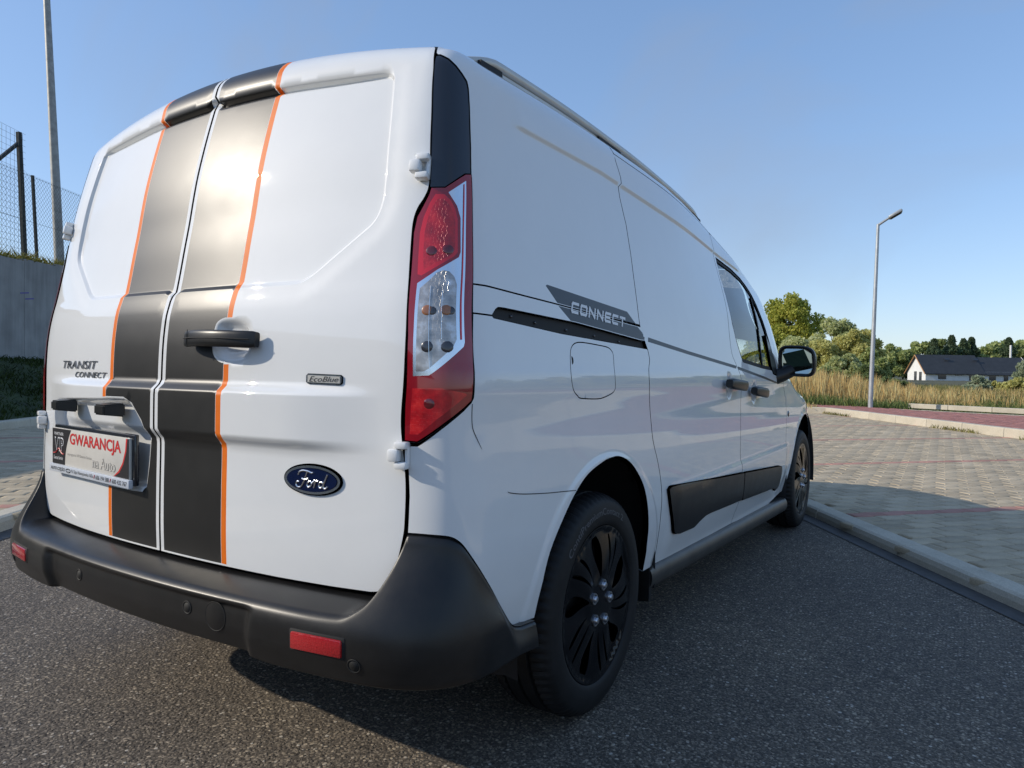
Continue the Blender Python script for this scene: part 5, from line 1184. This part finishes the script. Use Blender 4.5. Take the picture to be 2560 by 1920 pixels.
a, D, X, Y = scatter(20000, -.03, .4, 21.5, 34, .8); Hh = rg_.uniform(.10, .34, len(a)); tag(blades('meadow_herbs', X, Y, X*0, Hh, .011, M['green'], rg_, .35), 'patchy green herbs among the meadow weeds', 'weeds')
a, D, X, Y = scatter(5000, -.02, .4, 24, 40, .8); Hh = rg_.uniform(.3, .62, len(a)); tag(blades('meadow_straw', X, Y, X*0, Hh, .014, M['dry'], rg_, .12), 'thin dry straw stalks scattered through the meadow weeds', 'dry grass')
# weeds along the far kerb
n = 900; ec = rg_.uniform(-14.4, -6, n); nc = 8.53-np.abs(rg_.normal(0, .05, n)); cl = np.sin(ec*3.1)+np.sin(ec*1.3+1) > .35; ec, nc = ec[cl], nc[cl]; P2 = NV[None]*nc[:, None]+EV[None]*ec[:, None]
tag(blades('kerb_weeds', P2[:, 0], P2[:, 1], P2[:, 0]*0+ZL, rg_.uniform(.02, .09, len(ec)), .007, M['weed'], rg_, .5), 'dry weeds growing along the foot of the far kerb', 'weeds')
n = 700; X = rg_.uniform(A_[0]-5.4, A_[0]-.3, n); Y = A_[1]+rg_.uniform(-.2, .7, n); tag(blades('island_grass', X, Y, X*0+.18, rg_.uniform(.04, .14, n), .012, M['dry'], rg_, .4), 'short dry grass on the kerbed island', 'dry grass')
# ---------------------------------------------------------------- lamp post by the footpath
def lamp_post(name, label, base, top, r0, r1, arm=None, seg=8, m=None):
    root = tag(empty(name, base), label, 'lamp post'); b = np.array(base); t = np.array(top)-b
    tube('pole', [(0, 0, -.1), tuple(t*.25), tuple(t*.5), tuple(t*.75), tuple(t)], np.linspace(r0, r1, 5), m, root, seg)
    if arm is not None:
        a = np.array(arm); tube('arm', [tuple(t-[0, 0, .02]), tuple(t+a*.55)], [r1*.9, r1*.75], m, root, 8)
        bm_ = bmesh.new(); L_ = np.linalg.norm(a)*.62; add_box(bm_, (0, 0, 0), (L_, .26, .075), bev=.03); an = math.atan2(a[2], np.hypot(a[0], a[1])); hd = math.atan2(a[1], a[0])
        bmesh.ops.transform(bm_, matrix=Matrix.Translation(Vector(t+a*.80)) @ Matrix.Rotation(hd, 4, 'Z') @ Matrix.Rotation(-an, 4, 'Y'), verts=bm_.verts); bmobj('lamp_head', bm_, m, root)
        bm_ = bmesh.new(); add_box(bm_, (0, 0, -.042), (L_*.8, .20, .012), bev=.004); bmesh.ops.transform(bm_, matrix=Matrix.Translation(Vector(t+a*.80)) @ Matrix.Rotation(hd, 4, 'Z') @ Matrix.Rotation(-an, 4, 'Y'), verts=bm_.verts); bmobj('lamp_lens', bm_, M['gap'], root)
    return root
M['galv'] = mat('galvanised_steel', (.42, .44, .45), .5, metal=.5, noise=.15, nscale=6)
def ptd(px_dir, D, s): return (CAMP[0]+px_dir[0]*D, CAMP[1]+px_dir[1]*D, CAMP[2]+s*D)
lb = ptd((-.101, .995), 19.8, -.041); lt = ptd((-.097, .995), 19.8, .187)
lamp_post('street_lamp', 'grey steel street lamp with angled head beside the red footpath', lb, lt, .058, .036, (.46, .05, .27), 8, M['galv'])
# ---------------------------------------------------------------- long white house
HX, HY = at(-.042, 180); HZ = -.30
def W_(name, c, s, m, par, rot): return box(name, c, s, m, par)
house = tag(empty('long_house', (HX, HY, HZ)), 'long white bungalow with dark grey gable roof beyond the meadow', 'house'); house.rotation_euler = (0, 0, R(35))
M['render_w'] = mat('white_render', (.72, .72, .70), .85, noise=.05, nscale=.6); M['tile'] = mat('dark_roof', (.035, .038, .042), .6, noise=.2, nscale=1.2); M['wood'] = mat('larch_soffit', (.45, .24, .10), .7); M['hglass'] = mat('house_glass', (.03, .035, .045), .08, coat=.5)
HL, HD, HE, HR = 24.0, 6.6, 2.25, 5.95            # length, depth, eave and ridge heights
v = [(0, 0, 0), (HL, 0, 0), (HL, 0, HE), (0, 0, HE), (0, HD, 0), (HL, HD, 0), (HL, HD, HE), (0, HD, HE), (0, HD/2, HR-.25), (HL, HD/2, HR-.25)]
build('wall', v, [(0, 1, 2, 3), (5, 4, 7, 6), (4, 0, 3, 8, 7), (1, 5, 6, 9, 2)], M['render_w'], house, smooth=False)
def roof_slab(x0, x1, drop):
    o_, t_ = .55, .18; sl = (HR-HE)/(HD/2); e = HE-o_*sl*.8-drop*.2; r_ = HR-drop
    v = [(x0, -o_, e), (x1, -o_, e), (x1, HD/2, r_), (x0, HD/2, r_), (x0, HD+o_, e), (x1, HD+o_, e)]; v += [(x, y, z-t_) for x, y, z in v]
    build('roof', v, [(0, 1, 2, 3), (3, 2, 5, 4), (6, 9, 8, 7), (9, 10, 11, 8), (0, 6, 7, 1), (1, 7, 8, 2), (2, 8, 11, 5), (0, 3, 9, 6), (3, 4, 10, 9)], M['tile'], house, smooth=False)
roof_slab(-.5, 13.2, 0); roof_slab(13.2, HL+.5, .40)
tube('barge_board', [(-.53, -.55, HE-.62), (-.53, HD/2, HR-.12)], .11, M['wood'], house, 4); tube('barge_board', [(-.53, HD+.55, HE-.62), (-.53, HD/2, HR-.12)], .11, M['wood'], house, 4)
for (x, y0, z0, z1, w) in ((0, 1.8, .1, 2.1, .9), (0, 3.6, .1, 2.2, .9)):
    g = box('window', (-.03, y0, (z0+z1)/2), (.08, w, z1-z0), M['hglass'], house)
for (x0, x1, z0, z1) in ((2.8, 4.6, .55, 1.95), (6.6, 8.2, 1.35, 2.0), (9.8, 11.2, .35, 1.95), (14.3, 15.8, .3, 1.95), (17.6, 18.6, .05, 1.95), (20.2, 21.9, 1.3, 1.95)):
    g = box('window' if z0 > .1 else 'door', ((x0+x1)/2, -.03, (z0+z1)/2), (x1-x0, .08, z1-z0), M['hglass'], house); box('window_frame', ((x0+x1)/2, -.05, z1+.04), (x1-x0+.12, .10, .08), M['tile'], g)
for x in (6.0, 12.5): box('roof_window', (x, 1.9, HE+1.9*(HR-HE)/(HD/2)+.62), (1.1, .5, .08), M['hglass'], house, M=Matrix.Rotation(math.atan((HR-HE)/(HD/2)), 4, 'X'))
px_, py_ = at(.042, 200); tag(tube('white_pole', [(px_, py_, -.3), (px_, py_, CAMP[2]+.036*200)], .22, M['render_w'], None, 8), 'thin white pole standing behind the right end of the house', 'pole')
# ---------------------------------------------------------------- left: bank, retaining wall, fences, mast
M['wallc'] = None
def wallmat():
    m, t, b = nt('cast_concrete'); L = t.links.new; tc = N(t, 'ShaderNodeTexCoord'); mp = N(t, 'ShaderNodeMapping'); mp.inputs['Scale'].default_value = (3.5, 3.5, .35); L(tc.outputs['Object'], mp.inputs[0])
    n = N(t, 'ShaderNodeTexNoise', Scale=1.6, Detail=7.0, Roughness=.6); L(mp.outputs[0], n.inputs['Vector']); n2 = N(t, 'ShaderNodeTexNoise', Scale=2.2, Detail=6.0); L(tc.outputs['Object'], n2.inputs['Vector'])
    ad = N(t, 'ShaderNodeMath', operation='MULTIPLY_ADD'); L(n.outputs[0], ad.inputs[0]); ad.inputs[1].default_value = .55; ml = N(t, 'ShaderNodeMath', operation='MULTIPLY'); L(n2.outputs[0], ml.inputs[0]); ml.inputs[1].default_value = .45; L(ml.outputs[0], ad.inputs[2])
    L(ramp(t, ad.outputs[0], [(.35, (.21, .205, .195)), (.55, (.31, .305, .29)), (.7, (.38, .37, .355))]), b.inputs['Base Color']); b.inputs['Roughness'].default_value = .9; return m
M['wallc'] = wallmat()
# bank
v = []; ecs = np.arange(-45, 30, 1.5); prof_ = [(-6.48, .19), (-7.0, .38), (-7.6, .68), (-8.2, .98), (-8.66, 1.12)]
for e_ in ecs: v += [G(n_, e_, z_+.03*math.sin(e_*1.7+n_*3)) for n_, z_ in prof_]
k = len(prof_); bk = build('grass_bank', v, [(i*k+j, i*k+j+1, (i+1)*k+j+1, (i+1)*k+j) for i in range(len(ecs)-1) for j in range(k-1)], mat('bank_turf', (.03, .045, .012), .95, noise=.4, nscale=3)); bk['kind'] = 'structure'
n = 16000; ec = rg_.uniform(-19, -5, n); nc = rg_.uniform(-8.6, -6.5, n); z = np.interp(nc, [-8.66, -8.2, -7.6, -7.0, -6.48], [1.12, .98, .68, .38, .19]); P2 = NV[None]*nc[:, None]+EV[None]*ec[:, None]
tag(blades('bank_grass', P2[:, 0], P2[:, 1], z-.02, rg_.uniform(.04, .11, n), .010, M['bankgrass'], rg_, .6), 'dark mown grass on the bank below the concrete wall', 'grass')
wall = tag(empty('retaining_wall', G(-8.66, -10)), 'grey cast concrete retaining wall with vertical joints above the grass bank', 'wall'); p0 = G(-8.66, -10)
ang = math.atan2(EV[1], EV[0]); me = None
WT = lambda e_: 2.97-.045*(e_+11)
for e_ in np.arange(-30, 12, 1.02):
    h = WT(e_)-.7; c = G(-8.75, e_+.5); o = box('concrete_panel', (c[0]-p0[0], c[1]-p0[1], .7+h/2), (1.012, .22, h), M['wallc'], wall, M=Matrix.Rotation(ang, 4, 'Z'), bev=.006, seg=1)
box('wall_core', (G(-8.80, -9)[0]-p0[0], G(-8.80, -9)[1]-p0[1], 1.75), (42, .16, 2.1), M['gap'], wall, M=Matrix.Rotation(ang, 4, 'Z'))
for e_ in (-10.2, -10.05): 
    c = G(-8.637, e_-1.6); box('paint_mark', (c[0]-p0[0], c[1]-p0[1], 2.28+.10*(e_ > -10.1)), (.26, .004, .022), mat('violet_spray', (.10, .08, .30), .6), wall, M=Matrix.Rotation(ang+.0, 4, 'Z') @ Matrix.Rotation(.12, 4, 'Y'))
o = build('upper_ground', [G(-8.86, -45, 2.98), G(-8.86, 30, 2.86), G(-60, 30, 3.3), G(-60, -45, 3.5)], [(0, 1, 2, 3)], mat('upper_turf', (.10, .11, .03), .95, noise=.4, nscale=2), smooth=False); o['kind'] = 'structure'
n = 5200; ec = rg_.uniform(-17, -6, n); nc = -8.70-np.abs(rg_.normal(0, .42, n)); P2 = NV[None]*nc[:, None]+EV[None]*ec[:, None]; hh = rg_.uniform(.12, .42, n)*np.where(ec > -12.3, 1.0, .55)*(1.0+.35*np.sin(ec*2.3))
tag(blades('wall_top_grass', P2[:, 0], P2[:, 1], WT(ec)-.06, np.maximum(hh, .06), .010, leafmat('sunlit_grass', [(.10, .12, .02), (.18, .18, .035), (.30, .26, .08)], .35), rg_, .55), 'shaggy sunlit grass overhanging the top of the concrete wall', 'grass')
M['fpost'] = mat('dark_green_post', (.012, .016, .014), .55); M['wire'] = mat('fence_wire', (.05, .06, .055), .5, metal=.5)
def dist_nc(d, nc): return (nc-float(CAMP[:2]@NV))/float(np.array(d)@NV)
def fpost(d0, s0, d1, s1, nc):
    D0 = dist_nc(d0, nc); return np.array(ptd(d0, D0, s0)), np.array(ptd(d1, D0, s1))
nf = -9.6
b1, t1 = fpost((-.919, .395), .118, (-.921, .389), .264, nf); b2, t2 = fpost((-.914, .406), .118, (-.916, .401), .217, nf+.1); b3, t3 = fpost((-.889, .458), .108, (-.891, .454), .201, nf+.1)
fen_ = tag(empty('chain_link_fence', tuple(b2)), 'chain link fence on dark posts along the top of the wall', 'fence')
loc = lambda p: tuple(np.array(p)-b2)
dl = t2-t3; b0 = b2+(b2-b3)*1.0; t0 = t2+(t2-t3)*1.0; b4 = b3-(b2-b3); t4 = t3-(t2-t3)
for (p, q) in ((b0, t0), (b2, t2), (b3, t3), (b4, t4)): tube('post', [loc(p-[0, 0, .4]), loc(q)], .038, M['fpost'], fen_, 6)
FA, FB = b0, b4; ua = (b4-b0); FL = np.linalg.norm(ua[:2]); ua = ua/FL; 
def fpt(s, h): return b0+ua*s+np.array([0, 0, 1])*h
Htop = float(np.linalg.norm(t2-b2))*.985; H0 = -.15
mb = MB(); sp_ = .075
def wire(p, q, r=.0026):
    v, f = tube_geo([loc(p), loc(q)], r, 3, False); mb.add(v, f)
for s in np.arange(-Htop, FL, sp_*1.42):
    for sg in (1, -1):
        s0, s1 = (s, s+(Htop-H0)) if sg > 0 else (s+(Htop-H0), s); h0, h1 = H0, Htop
        ts = sorted([0, 1]); 
        # clip to the panel
        def cl(sa, sb):
            t_ = []
            for lim in (0, FL):
                if (sa-lim)*(sb-lim) < 0: t_.append((lim-sa)/(sb-sa))
            return t_
        tt = [0]+cl(s0, s1)+[1]; tt.sort()
        for ta, tb in zip(tt[:-1], tt[1:]):
            m_ = s0+(s1-s0)*(ta+tb)/2
            if 0 <= m_ <= FL and tb-ta > 1e-4: wire(fpt(s0+(s1-s0)*ta, h0+(h1-h0)*ta), fpt(s0+(s1-s0)*tb, h0+(h1-h0)*tb))
for h in (H0+.1, Htop*.45, Htop*.98): wire(fpt(0, h), fpt(FL, h), .004)
o = mb.build('wire_mesh', M['wire'], fen_); o['kind'] = 'stuff'
# tall ball-stop net
net = tag(empty('ball_stop_fence', tuple(b1)), 'taller ball-stop fence with square net and braced corner post', 'fence'); l1 = lambda p: tuple(np.array(p)-b1)
tube('post', [l1(b1-[0, 0, .4]), l1(t1)], .062, M['fpost'], net, 6)
dn = np.array([-EV[0], -EV[1], 0])*-1; dn = np.array([*EV, 0])          # towards the sun side, left out of frame
tube('brace', [l1(t1-[0, 0, .22]), l1(t1+dn*2.1-[0, 0, 2.0])], .040, M['fpost'], net, 6)
tube('post', [l1(b1+dn*3-[0, 0, .4]), l1(t1+dn*3)], .062, M['fpost'], net, 6)
mb = MB(); H1 = float(np.linalg.norm(t1-b1))
def w1(p, q, r=.003): v, f = tube_geo([l1(p), l1(q)], r, 3, False); mb.add(v, f)
for s in np.arange(.1, 3, .13): w1(b1+dn*s, b1+dn*s+[0, 0, H1*.985])
for h in np.arange(.1, H1, .13): w1(b1+[0, 0, h], b1+dn*3+[0, 0, h])
o = mb.build('net', M['wire'], net); o['kind'] = 'stuff'
# tall mast behind the fence
D0 = dist_nc((-.905, .426), -10.3); mb0 = np.array(ptd((-.905, .426), D0, .100)); mt0 = np.array(ptd((-.9105, .4135), D0, .422)); top = mb0+(mt0-mb0)*1.35
lamp_post('floodlight_mast', 'tall tapering grey mast standing behind the fence', tuple(mb0), tuple(top), .118, .060, (.5, .1, .1), 10, mat('mast_steel', (.33, .32, .30), .55, metal=.35, noise=.25, nscale=8))
